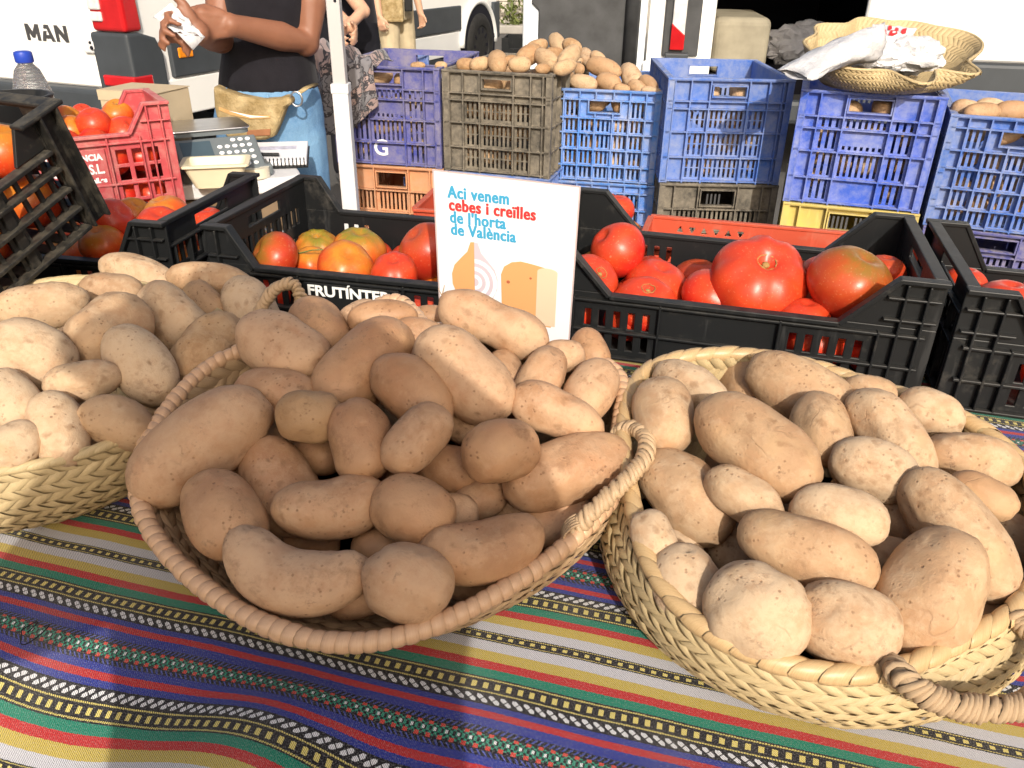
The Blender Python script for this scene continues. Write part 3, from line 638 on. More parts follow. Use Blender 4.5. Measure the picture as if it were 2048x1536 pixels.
def low_crate(name, label, mat, M, w=.52, d=.305, hc=.16, hl=.095, wing=(.055, .115), front='capsule', text=None, group=None, end_full=True, bevel=.0012, back='slots', panel=(.36, .64), mg=.075):
    """open tomato crate: high corners and ends, low long sides"""
    c = thing(name, label, 'crate', M, group); m = MT[mat] if isinstance(mat, str) else mat; t = .004; I = Matrix.Identity(4)
    def long_side(Mx, nm, kind):
        b = MB(); holes = []
        pa, pc = panel[0]*w, panel[1]*w
        rows = [(hl*.14, hl*.40), (hl*.48, hl*.74)]
        for a, e in ((mg, pa-.012), (pc+.012, w-mg)):
            if e-a < .015: continue
            if kind == 'slats': holes += slot_rows(a, e, hl*.46, hl*.80, .0165, .0095)+slot_rows(a, e, hl*.08, hl*.36, .0165, .0095)
            elif kind == 'grid':
                for r0, r1 in ((.06, .22), (.26, .42), (.47, .62), (.66, .82)): holes += slot_rows(a, e, hl*r0, hl*r1, .026, .021)
            elif kind == 'slots': holes += slot_rows(a, e, hl*.40, hl*.80, .0175, .0085)
            else:
                for r0, r1 in rows: holes += slot_rows(a, e, r0, r1, .019, .009)
        Mi = Mx @ Matrix.Translation((0, .010, 0))
        b.plate(w-.0002, hl, t, holes, Mi, 0, .0001, .0005)
        for s in (0, 1):
            pts = [(0, hl), (wing[1], hl), (wing[0], hc), (0, hc)]
            if s: pts = [(w-x, z) for x, z in pts]
            b.prism(pts, .0102, .0102+t, Mx)
        # lip following the dipped edge
        edge = [(0, hc), (wing[0], hc), (wing[1], hl), (w-wing[1], hl), (w-wing[0], hc), (w, hc)]
        for (x0, z0), (x1, z1) in zip(edge[:-1], edge[1:]):
            L = math.hypot(x1-x0, z1-z0); a = math.atan2(z1-z0, x1-x0)
            Me = Mx @ Matrix.Translation((x0, 0, z0)) @ Matrix.Rotation(-a, 4, 'Y')
            b.box((-.0006, .0004, -.005), (L+.0006, .0165, .0012), Me)
        # ribs
        for f in (hl*.90, hl*.44, hl*.03): b.box((.012, .002, f-.002), (w-.012, .0101, f+.002), Mx)
        for x in (.02, .045, .066, pa-.004, pc+.004, w-.066, w-.045, w-.02):
            top = hc-.006 if (x < wing[0] or x > w-wing[0]) else hl-.006
            b.box((x-.0016, .0012, .004), (x+.0016, .0103, top), Mx)
        for z in (hl*1.12, hl*1.42):
            if z < hc-.012:
                b.box((.004, .0015, z-.0016), (wing[0]+.01, .0104, z+.0016), Mx); b.box((w-wing[0]-.01, .0015, z-.0016), (w-.004, .0104, z+.0016), Mx)
        if kind == 'slats' or text: b.box((pa+.003, .0045, hl*.10), (pc-.003, .0106, hl*.86), Mx)
        return b.build(nm, m, c, bevel=bevel)
    long_side(I, 'front_wall', front)
    long_side(Matrix.Translation((w, d, 0)) @ Matrix.Rotation(math.pi, 4, 'Z'), 'back_wall', back)
    for s in (0, 1):
        Mx = Matrix.Translation((w, 0.0, 0)) @ Matrix.Rotation(math.pi/2, 4, 'Z') if s else Matrix.Translation((0, d, 0)) @ Matrix.Rotation(-math.pi/2, 4, 'Z')
        b = MB(); holes = slot_rows(.04, d-.04, hc*.55, hc*.72, .017, .009)+slot_rows(.04, d-.04, hc*.12, hc*.42, .017, .009)+[(d*.34, hc*.80, d*.66, hc*.90)]
        b.plate(d-.03, hc-.001, t, holes, Mx @ Matrix.Translation((0, .0098, 0)), 0, .015, .0007)
        b.box((.017, .0008, hc-.0052), (d-.017, .0162, hc+.0014), Mx)
        for z in (hc*.5, hc*.76, hc*.06): b.box((.012, .0016, z-.002), (d-.012, .0099, z+.002), Mx)
        for k in range(7): x = .03+(d-.06)*k/6; b.box((x-.0015, .0022, .004), (x+.0015, .0099, hc*.76), Mx)
        b.build('end_wall', m, c, bevel=bevel)
    b = MB(); b.box((.012, .012, .002), (w-.012, d-.012, .008)); b.build('base', m, c)
    return c
CTOP = .96; HC = CTOP-TZ-.002
fl = P(398, 452, CTOP); yL = -13
Lm = rotz((fl.x, fl.y, TZ+.002), yL)
crL = low_crate('tomato_crate', 'black low crate with white lettering on its front, green-shouldered tomatoes inside', 'black', Lm, .435, .305, HC, .103, (.04, .075), 'slats', True, 'black tomato crates on the table', panel=(.33, .67))
text_obj('lettering', 'FRUTINTER', MT['white_print'], crL, Matrix(((1,0,0,.152),(0,0,-1,.0040),(0,1,0,.0705),(0,0,0,1))), .0215, .0003, .0007, 1.12)
text_obj('small_lettering', 'S.L.', MT['white_print'], crL, Matrix(((0,-1,0,.2905),(0,0,-1,.0040),(1,0,0,.068),(0,0,0,1))), .010, .0003, .0005, 1.0)
b = MB(); b.prism([(.2125, .0868), (.2142, .0905), (.2180, .0925), (.2172, .0888), (.2142, .0870)], .0037, .0042); b.build('leaf_mark', MT['white_print'], crL)
fr_ = P(1905, 572, CTOP); yR = -15.6
Rm = rotz((fr_.x, fr_.y, TZ+.002), yR) @ Matrix.Translation((-.52, 0, 0))
crR = low_crate('tomato_crate', 'black low crate with plain front panel, huge ribbed red tomato inside', 'black', Rm, .52, .305, HC, .094, (.055, .115), 'capsule', None, 'black tomato crates on the table')
Fm = rotz((fr_.x, fr_.y, TZ+.002), yR) @ Matrix.Translation((.016, -.012, 0))
crF = low_crate('tomato_crate', 'black low crate at the table end, shadow stripes over its tomatoes', 'black', Fm, .52, .305, HC, .094, (.055, .095), 'capsule', None, 'black tomato crates on the table')
lb = P(321, 450, CTOP)
Bm = rotz((lb.x, lb.y, TZ+.002), -10) @ Matrix.Translation((-.50, 0, 0))
crB = low_crate('tomato_crate', 'black low crate between the tilted dusty crate and the red crate', 'black', Bm, .50, .305, HC, .094, (.05, .085), 'slats', None, 'black tomato crates on the table')
# tall pink-red crate of round tomatoes with white print
rc = P(337, 203, 1.03); yRC = 33
RCm = rotz((rc.x, rc.y, TZ+.002), yRC) @ Matrix.Translation((-.44, 0, 0))
HR = 1.03-TZ-.002
crP = low_crate('tomato_crate', 'tall pink-red crate of round tomatoes with white printed lettering', 'redcrate', RCm, .44, .20, HR, HR-.055, (.05, .085), 'grid', True, None, panel=(.14, .70), mg=.03)
for i, (tx, sz, xs_, dz) in enumerate((('MERCAVALENCIA', .0165, .95, .128), ('HORTALIZAS TOMELI, S.L.', .026, .78, .102), ('e-mail: hortalizastomeli@hotmail.es', .0135, .98, .084))):
    text_obj('lettering', tx, MT['white_print'], crP, Matrix(((1,0,0,.298),(0,0,-1,.0040),(0,1,0,dz),(0,0,0,1))), sz, .0004, .0007, xs_, 'RIGHT')
# low brick-red crates behind the black ones
def red_low(label, M, w=.50, d=.30, h=.10):
    c = thing('low_crate', label, 'crate', M, 'low red crates behind the black crates'); m = MT['redlow']
    def side(L, Mx, nm):
        b = MB(); holes = []; zt = h*.80
        for x0, x1 in ((.03, L*.36), (L*.64, L-.03)):
            n = int((x1-x0)/.023)
            for i in range(n):
                a = x0+i*.023
                holes += [(a, zt-.007, a+.011, zt-.004), (a+.002, zt-.004, a+.009, zt), (a+.004, zt, a+.007, zt+.004)] if i % 2 else [(a, zt, a+.011, zt+.004), (a+.002, zt-.004, a+.009, zt), (a+.004, zt-.007, a+.007, zt-.004)]
                holes += [(a-.001, zt-.034, a+.0135, zt-.016)]
        holes += [(L*.38+i*.0105, h*.56, L*.38+i*.0105+.0045, h*.60) for i in range(int(L*.24/.0105))]
        b.plate(L, h, .004, holes, Mx)
        b.box((0, -.006, h-.004), (L, .006, h+.0015), Mx); b.box((0, -.003, h*.42), (L, -.0002, h*.46), Mx)
        b.build(nm, m, c, bevel=.001)
    side(w, Matrix.Identity(4), 'long_wall'); side(w, Matrix.Translation((w, d, 0)) @ Matrix.Rotation(math.pi, 4, 'Z'), 'long_wall')
    side(d-.014, Matrix.Translation((w-.001, .007, 0)) @ Matrix.Rotation(math.pi/2, 4, 'Z'), 'end_wall'); side(d-.014, Matrix.Translation((.001, d-.007, 0)) @ Matrix.Rotation(-math.pi/2, 4, 'Z'), 'end_wall')
    b = MB(); b.box((.005, .005, .001), (w-.005, d-.005, .005)); b.build('base', m, c)
    return c
rzt = .85; BZ = .745
q1 = P(1297, 428, rzt)
rl1 = red_low('brick-red low crate between the black crate and the dusty black potato crate', rotz((q1.x, q1.y, BZ+.001), -15) @ Matrix.Translation((.005, -.19, 0)), .50, .19, rzt-BZ-.003)
# second, standing on a lower support, with tomatoes
q2 = P(826, 416, .85); q3 = P(1243, 444, .85); qv = q3-q2
RL2 = rotz((q2.x, q2.y, BZ+.001), math.degrees(math.atan2(qv.y, qv.x)))
rl2 = red_low('brick-red low crate behind the price sign with a tomato showing', RL2, qv.length-.03, .20, .85-BZ-.003)
# ---- dusty black crate tilted towards the customer at the left end
def tilted():
    B = PD(211, 428, 1.12); r = ray(211, 428).normalized()
    def img(dx, dy):
        v = rt*dx-up*dy; v = v-r*v.dot(r); return v.normalized()
    A = img(.755, -.655); Bv = img(-.455, -.89)          # rail direction (up right), wall direction (towards the rim)
    t = rad(33); dt = A.dot(Bv); s = math.atan(-dt/math.tan(t))
    a = A*math.cos(t)+r*math.sin(t); bb = Bv*math.cos(s)+r*math.sin(s)
    n = a.cross(bb)
    # local: x along a, z along bb, y = into the crate
    y = bb.cross(a)
    m = Matrix((a, y, bb)).transposed().to_4x4(); m.translation = B-a*.40; return m
TM = tilted()
td = thing('tilted_crate', 'dust-caked black slatted crate tilted forward at the table end', 'crate', TM)
tw, td_, thc, thl = .40, .30, .165, .122
def tilted_wall(Mx, w, nm, high):
    wall = bpy.data.objects.new(nm, None); 
    b = MB(); m = MT['black_dusty']
    # posts and corner plates
    for x0, x1 in ((0, .035), (w-.035, w)): b.box((x0, 0, 0), (x1, .006, high), Mx)
    b.box((.034, .0006, 0.0006), (w-.034, .0054, .006), Mx)
    for x in (.0, .030, w-.030, w): b.box((min(max(x-.002, 0), w-.004), -.012, .002), (min(max(x+.002, .004), w), .0004, high-.002), Mx)
    z_top = thl if high > thl else high
    o = b.build(nm, m, td, bevel=.0015)
    if nm == 'front_wall':
        for s in (0, 1):
            pp = [(.035, thl), (.085, thl), (.06, high), (.035, high)]
            if s: pp = [(w-x, z) for x, z in pp]
            b2 = MB(); b2.prism(pp, 0.0002, .0055, Mx); b2.build('corner_plate', m, o, bevel=.001)
    for k, z in enumerate((.006, .036, .065, .094, thl-.004)+((high-.004,) if high > thl+.02 and nm != 'front_wall' else ())):
        b2 = MB(); b2.box((.036, -.010, z-.0028), (w-.036, .0062, z+.0028), Mx); b2.build('rail', m, o, bevel=.0012)
    n = int((w-.075)/.022)
    for i in range(n):
        x = .040+(w-.08)*(i+.5)/n
        b2 = MB(); b2.box((x-.003, .0004, .007), (x+.003, .0050, z_top-.005), Mx); b2.build('slat', m, o)
    for x in (w*.34, w*.67):
        b2 = MB(); b2.box((x-.007, -.004, .006), (x+.007, .0056, z_top-.004), Mx); b2.build('upright', m, o, bevel=.001)
    e = MB()
    return o
tilted_wall(Matrix.Identity(4), tw, 'front_wall', thc)
tilted_wall(Matrix.Translation((tw, td_, 0)) @ Matrix.Rotation(math.pi, 4, 'Z'), tw, 'back_wall', thc)
tilted_wall(Matrix.Translation((tw-.0006, .013, 0)) @ Matrix.Rotation(math.pi/2, 4, 'Z'), td_-.026, 'end_wall', thc-.001)
tilted_wall(Matrix.Translation((.0006, td_-.013, 0)) @ Matrix.Rotation(-math.pi/2, 4, 'Z'), td_-.026, 'end_wall', thc-.001)
b = MB(); b.box((-.012, -.011, thc-.005), (tw+.012, .0095, thc+.0015), Matrix.Translation((0, td_, 0))); b.box((-.012, -.009, thc-.0048), (.010, td_-.012, thc+.0014)); b.box((tw-.010, -.009, thc-.0048), (tw+.012, td_-.012, thc+.0014))
b.box((-.0115, -.0125, thc-.0052), (.062, .0075, thc+.0012)); b.box((tw-.062, -.0125, thc-.0052), (tw+.0115, .0075, thc+.0012)); b.build('rim', MT['black_dusty'], td, bevel=.0025)
b = MB(); 
for i in range(16): b.box((.006+i*.0245, .006, 0), (.006+i*.0245+.015, td_-.006, .004))
b.build('base', MT['black_dusty'], td)
# wooden block that props it up
pr = TM @ Vector((.2, .15, -.002)); b = MB(); b.box((-.09, -.09, 0), (.09, .09, max(.02, pr.z-TZ-.05)))
o = b.build('prop_block', WOOD, bevel=.004); o.matrix_world = rotz((pr.x, pr.y, TZ+.003), -15); tag(o, 'wooden block propping up the tilted dusty crate', 'block')

# low benches behind the table that carry the red crates
for x0, x1, bz, lab in ((-1.30, -.93, TZ, 'plain wooden bench behind the table under the pink-red crate'), (-.62, .42, BZ, 'plain wooden bench behind the table under the brick-red crates')):
    bn = thing('low_bench', lab, 'bench', TA)
    b = MB(); b.box((x0, 1.395, bz-.04), (x1, 1.72, bz-.001)); b.build('bench_top', WOOD, bn)
    for x in (x0+.04, x1-.04): b = MB(); b.box((x-.02, 1.42, 0), (x+.02, 1.70, bz-.04)); b.build('leg', WOOD, bn)
# ================================================================== potatoes
def ico(n):
    bm = bmesh.new(); bmesh.ops.create_icosphere(bm, subdivisions=n, radius=1.0)
    v = np.array([x.co for x in bm.verts]); f = [tuple(q.index for q in p.verts) for p in bm.faces]; bm.free(); return v, f
ICO = {3: ico(3), 4: ico(4), 5: ico(5)}
def mesh_np(name, v, f, mat):
    me = bpy.data.meshes.new(name); me.from_pydata(v.tolist() if hasattr(v, 'tolist') else v, [], f); me.materials.append(mat)
    me.polygons.foreach_set('use_smooth', [True]*len(me.polygons)); return me
def potato_mesh(L, Wd, T, seed, bend=0., taper=0., waist=0., lump=1., lod=4, mat='potato', eyes=None):
    r = np.random.default_rng(seed); d, f = ICO[lod]; d = d.copy()
    x, y, z = d[:, 0].copy(), d[:, 1].copy(), d[:, 2].copy()
    e = .82
    sx = np.sign(x)*np.abs(x)**1.0
    # fuller, blunter ends than an ellipsoid
    q = np.sqrt(y*y+z*z)+1e-9; pw = 2.35
    sc0 = (np.abs(x)**pw+q**pw)**(-1/pw); x, y, z = x*sc0, y*sc0, z*sc0
    k = np.ones_like(x)
    for i in range(7):
        w = r.normal(size=3)*(1.1+i*.42); k += lump*.047/(1+i*.42)*np.sin(d@w+r.uniform(0, 6.28))
    k2 = np.ones_like(x)
    for i in range(14):
        w = r.normal(size=3)*(6+i*1.1); k2 += lump*.0025*np.sin(d@w+r.uniform(0, 6.28))
    s = (1+taper*x)*(1-waist*np.exp(-(x/.33)**2))
    X = np.stack([x*L/2*(1+(k-1)*.6), y*Wd/2*k*s, z*T/2*k*s], 1)*k2[:, None]
    eye = np.zeros(len(x))
    ne = int(r.integers(7, 13)) if eyes is None else eyes
    base = min(Wd, T)/2
    for i in range(ne):
        c = r.normal(size=3); c[0] *= 1.3; c /= np.linalg.norm(c); tdir = np.cross(c, r.normal(size=3)); tdir /= np.linalg.norm(tdir)
        dd = d-c; a = dd@tdir; bcr = np.linalg.norm(dd, axis=1)**2-a*a; sg = r.uniform(.07, .12)
        g = np.exp(-(a/(sg*1.9))**2-np.maximum(bcr, 0)/(sg*sg)); nb = d+tdir*0
        up_ = np.cross(c, tdir); a2 = (dd@up_); ridge = np.exp(-(a/(sg*2.2))**2-((a2-sg*1.2)/(sg*.9))**2)*(np.linalg.norm(dd, axis=1) < .8)
        eye = np.maximum(eye, np.exp(-(a/(sg*1.1))**2-np.maximum(bcr, 0)/(sg*sg*.35)))
        X -= d*(g*base*.085*r.uniform(.4, 1.2))[:, None]; X += d*(ridge*base*.022)[:, None]
    if bend:
        ka = 4*bend/L; sx_ = X[:, 0].copy(); yy = X[:, 1].copy(); ang = ka*sx_
        X[:, 0] = np.sin(ang)/ka-yy*np.sin(ang); X[:, 1] = (1-np.cos(ang))/ka+yy*np.cos(ang)-.17*bend*L
        X[:, 0] *= L/(X[:, 0].max()-X[:, 0].min())
    me = mesh_np('potato', X, f, MT[mat]); me.attributes.new('eye', 'FLOAT', 'POINT').data.foreach_set('value', eye.astype(np.float32)); return me
class Spud: pass
SPUDS = []
def orient(ctr, ang, nrm):
    """long axis projecting to image angle ang (clockwise, degrees), lying in the plane with normal nrm"""
    r = (ctr-CAM).normalized(); di = rt*math.cos(rad(ang))-up*math.sin(rad(ang)); pn = r.cross(di)
    a = pn.cross(nrm)
    if a.length < 1e-4: a = di
    a.normalize()
    if a.dot(di) < 0: a = -a
    return a
def place(u, v, Lp, Wp, ang, ctr, nrm, label, group, bend=0., taper=0., waist=0., seed=0, lod=4, mat='potato', flip=False, lump=1., name='potato', dirn=None):
    s = Spud(); dep = (ctr-CAM).dot(fw); a = orient(ctr, ang, nrm); r = (ctr-CAM).normalized()
    fs = max(.62, a.cross(r).length)
    s.L = 1.03*Lp*dep/F/fs; s.W = 1.07*Wp*dep/F; s.L = min(s.L, s.W*2.6); s.L = max(s.L, s.W*1.02); s.T = s.W*.94
    zc = (-r-a*(-r).dot(a)).normalized(); yc = zc.cross(a)
    # make +y point up in the picture so that the bend has a known sense
    if yc.dot(up) < 0: yc = -yc; zc = a.cross(yc)
    s.R = Matrix((a, yc, zc)).transposed(); s.c = ctr.copy(); s.ax = a; s.ray = r
    s.kw = dict(seed=seed, bend=bend, taper=taper, waist=waist, lod=lod, mat=mat, lump=lump); s.label = label; s.group = group; s.name = name; s.fixed = False; s.rank = 0
    SPUDS.append(s); return s
def relax(sp, zmin, iters=60, ray_only=True):
    n = len(sp)
    for it in range(iters):
        moved = 0
        C_ = np.array([s.c for s in sp]); sph = []
        for s in sp:
            ax = np.array(s.ax); h = max(0, s.L/2-s.W*.46)
            sph.append([(np.array(s.c)+ax*(h*k), s.W*.455*(1 if k == 0 else .90)) for k in (-1, -.5, 0, .5, 1)])
        for i in range(n):
            for j in range(i+1, n):
                a, b_ = sp[i], sp[j]
                if (a.c-b_.c).length > (a.L+b_.L)/2: continue
                best = 0
                for pa, ra in sph[i]:
                    for pb, rb in sph[j]:
                        p = ra+rb-np.linalg.norm(pa-pb)
                        if p > best: best = p
                if best > .006:
                    da = (a.c-CAM).length+a.rank*.05; db = (b_.c-CAM).length+b_.rank*.05
                    near, far = (a, b_) if da < db else (b_, a)
                    m = min(best, .01)
                    far.c = far.c+far.ray*m*.38; near.c = near.c-near.ray*m*.14; moved += 1
        for s in sp:
            if s.c.z < zmin+s.W*.42: s.c = s.c+Vector((0, 0, zmin+s.W*.42-s.c.z))
        if not moved: break
def emit(sp):
    for s in sp:
        me = potato_mesh(s.L, s.W, s.T, **s.kw); o = bpy.data.objects.new(s.name, me); link(o)
        m = s.R.to_4x4(); m.translation = s.c; o.matrix_world = m; tag(o, s.label, 'potato', s.group)
# ================================================================== woven baskets
def fill_rim(pts, cx, cy, z0, tx, ty, R0):
    """polar radius of a rim from picture points taken on the rim plane; gaps closed with R0"""
    ths = []; rs = []
    for u, v in pts:
        d = ray(u, v)          # intersect the plane z = z0+tx(x-cx)+ty(y-cy)
        k = (z0-CZ-tx*cx-ty*cy)/(d.z-tx*d.x-ty*d.y); p = CAM+d*k
        ths.append(math.atan2(p.y-cy, p.x-cx)); rs.append(math.hypot(p.x-cx, p.y-cy))
    od = np.argsort(ths); ths = np.array(ths)[od]; rs = np.array(rs)[od]
    T_, R_ = list(ths), list(rs)
    for i in range(len(ths)):
        a = ths[i]; c = ths[(i+1) % len(ths)]+(2*math.pi if i == len(ths)-1 else 0)
        n = int((c-a)/.45)
        for k in range(1, n+1):
            f = k/(n+1); w = min(1, min(f, 1-f)*3); T_.append(a+(c-a)*f); R_.append((rs[i]*(1-f)+rs[(i+1) % len(ths)]*f)*(1-w)+R0*w)
    T_ = np.array(T_); R_ = np.array(R_); T_ = (T_+math.pi) % (2*math.pi)-math.pi; od = np.argsort(T_); T_, R_ = T_[od], R_[od]
    g = np.linspace(-math.pi, math.pi, 361)[:-1]
    rr_ = np.interp(g, np.r_[T_-2*math.pi, T_, T_+2*math.pi], np.r_[R_, R_, R_])
    ker = np.exp(-(np.arange(-24, 25)/9.)**2); ker /= ker.sum()
    sm_ = np.convolve(np.r_[rr_[-24:], rr_, rr_[:24]], ker, 'valid')
    return lambda th: float(np.interp((th+math.pi) % (2*math.pi)-math.pi, np.r_[g, math.pi], np.r_[sm_, sm_[0]]))
def leaf_mesh(name, sh, mat):
    """unit woven strand: parallelogram sheared by sh, domed, ends tucked; x along the row, y up the row, z outwards"""
    vs = []; uv = []; nu, nv = 4, 3
    for j in range(nv+1):
        for i in range(nu+1):
            u, v = i/nu, j/nv
            x = (u-.5)*.97+sh*(v-.5); y = (v-.5)*1.06
            z = .55*math.sin(math.pi*min(1, max(0, u*.9+.05)))**.6+.25*math.sin(math.pi*v)-.5*(1-v)*.25+.28*(u-.5)
            vs.append((x, y, z)); uv.append((v, u))
    fs = [(j*(nu+1)+i, j*(nu+1)+i+1, (j+1)*(nu+1)+i+1, (j+1)*(nu+1)+i) for j in range(nv) for i in range(nu)]
    me = bpy.data.meshes.new(name); me.from_pydata(vs, [], fs); ul = me.uv_layers.new(name='UVMap')
    for l in me.loops: ul.data[l.index].uv = uv[l.vertex_index]
    me.polygons.foreach_set('use_smooth', [True]*len(me.polygons)); me.materials.append(mat); return me
def wrap_mesh(name, mat, tilt=.25, n=10, bulge=.10):
    """unit turn of binding round the x axis, x in -.5..+.5, radius 1"""
    vs = []; uv = []; xs_ = (-.5, -.42, -.18, .18, .42, .5); rr_ = (.90, .97, 1+bulge*.5, 1+bulge*.5, .97, .90)
    for k, (x, r) in enumerate(zip(xs_, rr_)):
        for j in range(n):
            a = 2*math.pi*j/n; vs.append((x+tilt*math.cos(a), r*math.cos(a), r*math.sin(a))); uv.append((j/n, x+.5))
    fs = [(k*n+j, (k+1)*n+j, (k+1)*n+(j+1) % n, k*n+(j+1) % n) for k in range(5) for j in range(n)]
    me = bpy.data.meshes.new(name); me.from_pydata(vs, [], fs); ul = me.uv_layers.new(name='UVMap')
    for l in me.loops: ul.data[l.index].uv = uv[l.vertex_index]
    me.polygons.foreach_set('use_smooth', [True]*len(me.polygons)); me.materials.append(mat); return me
def bind_path(pts, pitch, radius, me, name, parent, seed=0, jit=.06, sx=1.0, maxn=400):
    """one object per turn of binding along a polyline (world points); parent has identity rotation"""
    rj = random.Random(seed); pts = [Vector(p) for p in pts]
    L = [0]
    for a, c in zip(pts[:-1], pts[1:]): L.append(L[-1]+(c-a).length)
    n = max(2, int(L[-1]/pitch)); step = L[-1]/n; L = np.array(L); A = np.array(pts)
    def at(s): return Vector([float(np.interp(s, L, A[:, k])) for k in range(3)])
    off = parent.matrix_world.translation
    for i in range(n):
        s = (i+.5)*step; p = at(s); t = (at(min(L[-1], s+step*.6))-at(max(0, s-step*.6))).normalized()
        z = Vector((0, 0, 1)); y = z.cross(t).normalized(); z = t.cross(y)
        k = radius*(1+rj.uniform(-jit, jit))
        m = Matrix((t*step*1.02*sx, y*k, z*k*(1+rj.uniform(-jit, jit)))).transposed().to_4x4(); m.translation = p-off
        o = bpy.data.objects.new(name, me); link(o, parent); o.matrix_local = m
def basket(label, ctr, z0, tx, ty, rfun, rb, rows, pitch, mats, zb, rim_r, rim_pitch, wrap_tilt, seed, bctr=None, group='round straw potato baskets on the cloth', tall=0., n_single=300, belly=.18, rimname='rim_wrap'):
    cx, cy = ctr; bx_, by_ = bctr or ctr
    B = thing('straw_basket', label, 'basket', Matrix.Translation((bx_, by_, zb)), group); off = Vector((bx_, by_, zb))
    def rimp(th):
        r = rfun(th); x = cx+r*math.cos(th); y = cy+r*math.sin(th); return Vector((x, y, z0+tx*(x-cx)+ty*(y-cy)))
    def wallp(th, t, o=0.):
        a = rimp(th); c = Vector((bx_+rb*math.cos(th), by_+rb*math.sin(th), zb+.002))
        k = t; p = c.lerp(a, k); out = Vector((math.cos(th), math.sin(th), 0)); p += out*(belly*.1*math.sin(math.pi*t**.8)) + out*o; return p
    # backing wall, both faces
    n = 96; nt_ = 9; bk = MB(); vs = []; ring = []
    for side, o in ((0, -.0005), (1, -.0045)):
        for k in range(nt_+1):
            for j in range(n): vs.append(wallp(2*math.pi*j/n, k/nt_, o)-off)
    fs = []
    for side in (0, 1):
        b0 = side*(nt_+1)*n
        for k in range(nt_):
            for j in range(n):
                q = (b0+k*n+j, b0+k*n+(j+1) % n, b0+(k+1)*n+(j+1) % n, b0+(k+1)*n+j); fs.append(q if side == 0 else q[::-1])
    fs.append(tuple(range(n-1, -1, -1))); b0 = (nt_+1)*n; fs.append(tuple(b0+j for j in range(n)))
    bk.add(vs, fs); bk.build('wall_backing', mats[0], B, smooth='all')
    # woven strands
    hr = 1.0/rows; cand = []
    for inner in (0, 1):
        for i in range(rows):
            t = (i+.5)*hr*.985; nn = int(2*math.pi*rfun(0)*.95/pitch)
            for j in range(nn):
                th = 2*math.pi*(j+.5*(i % 2))/nn
                p = wallp(th, t, 0 if not inner else -.005); e = (wallp(th+.01, t)-wallp(th-.01, t)); px = e.length/.02*2*math.pi/nn
                x = e.normalized(); y = (wallp(th, t+.02)-wallp(th, t-.02)); ph = y.length/.04*hr; y = (y-x*y.dot(x)).normalized(); z = x.cross(y)
                if z.dot(Vector((math.cos(th), math.sin(th), .2))) < 0: z = -z
                if inner: z = -z
                tocam = (CAM-p).normalized(); fc = z.dot(tocam)
                if fc < -.35: continue
                # x must stay right handed
                xx = y.cross(z)
                q = proj(p); vis = fc/(q[2]**2) if (-40 < q[0] < W+40 and -40 < q[1] < H+40) else -1
                cand.append((vis, p, xx, y, z, px, ph, (i+inner) % 2))
    lm = [leaf_mesh('strand', s_, mats[0]) for s_ in (.85, -.85)]
    cand.sort(key=lambda q: -q[0]); rj = random.Random(seed); rest = MB(); ruv = []
    for k, (vis, p, x, y, z, px, ph, par) in enumerate(cand):
        jr = rj.uniform(.9, 1.1); th_ = .0042*rj.uniform(.75, 1.3); m = Matrix((x*px*1.0*jr, y*ph*1.06, z*th_)).transposed().to_4x4(); m.translation = p-off+z*.0004
        me = lm[par]
        if k < n_single:
            # orthogonal axes with plain scale
            o = bpy.data.objects.new('strand', me); link(o, B); o.matrix_local = m
        else:
            rest.add([m @ v.co for v in me.vertices], [tuple(q.vertices) for q in me.polygons]); ruv += [me.uv_layers[0].data[l.index].uv.copy() for q in me.polygons for l in [me.loops[i] for i in q.loop_indices]]
    if rest.v:
        o = rest.build('woven_wall', mats[0], B, smooth='all'); ul = o.data.uv_layers.new(name='UVMap'); ul.data.foreach_set('uv', np.array(ruv, dtype=float).ravel()); stuff(o)
    # bound rim
    N = 220; path = [rimp(2*math.pi*j/N) for j in range(N+1)]
    core = MB(); core.tube([q-off for q in path[:-1]], rim_r*.86, 10, closed=True); core.build('rim_core', mats[0], B, smooth='all')
    bind_path(path, rim_pitch, rim_r, wrap_mesh(rimname, mats[1], wrap_tilt), rimname, B, seed)
    return B, rimp, off
def smooth_path(pts, n=60):
    pts = [Vector(p) for p in pts]; P_ = [pts[0]*2-pts[1]]+pts+[pts[-1]*2-pts[-2]]; out = []
    k = len(pts)-1
    for i in range(n+1):
        s = i/n*k; j = min(int(s), k-1); f = s-j; a, b_, c, d = P_[j:j+4]
        out.append(.5*((2*b_)+(c-a)*f+(2*a-5*b_+4*c-d)*f*f+(3*b_-a-3*c+d)*f**3))
    return out
ROPEM = wrap_mesh('rope_turn', MT['rope'], .95, 10, .25)
ROPEL = wrap_mesh('rope_turn', MT['straw_tan'], .75, 10, .3)
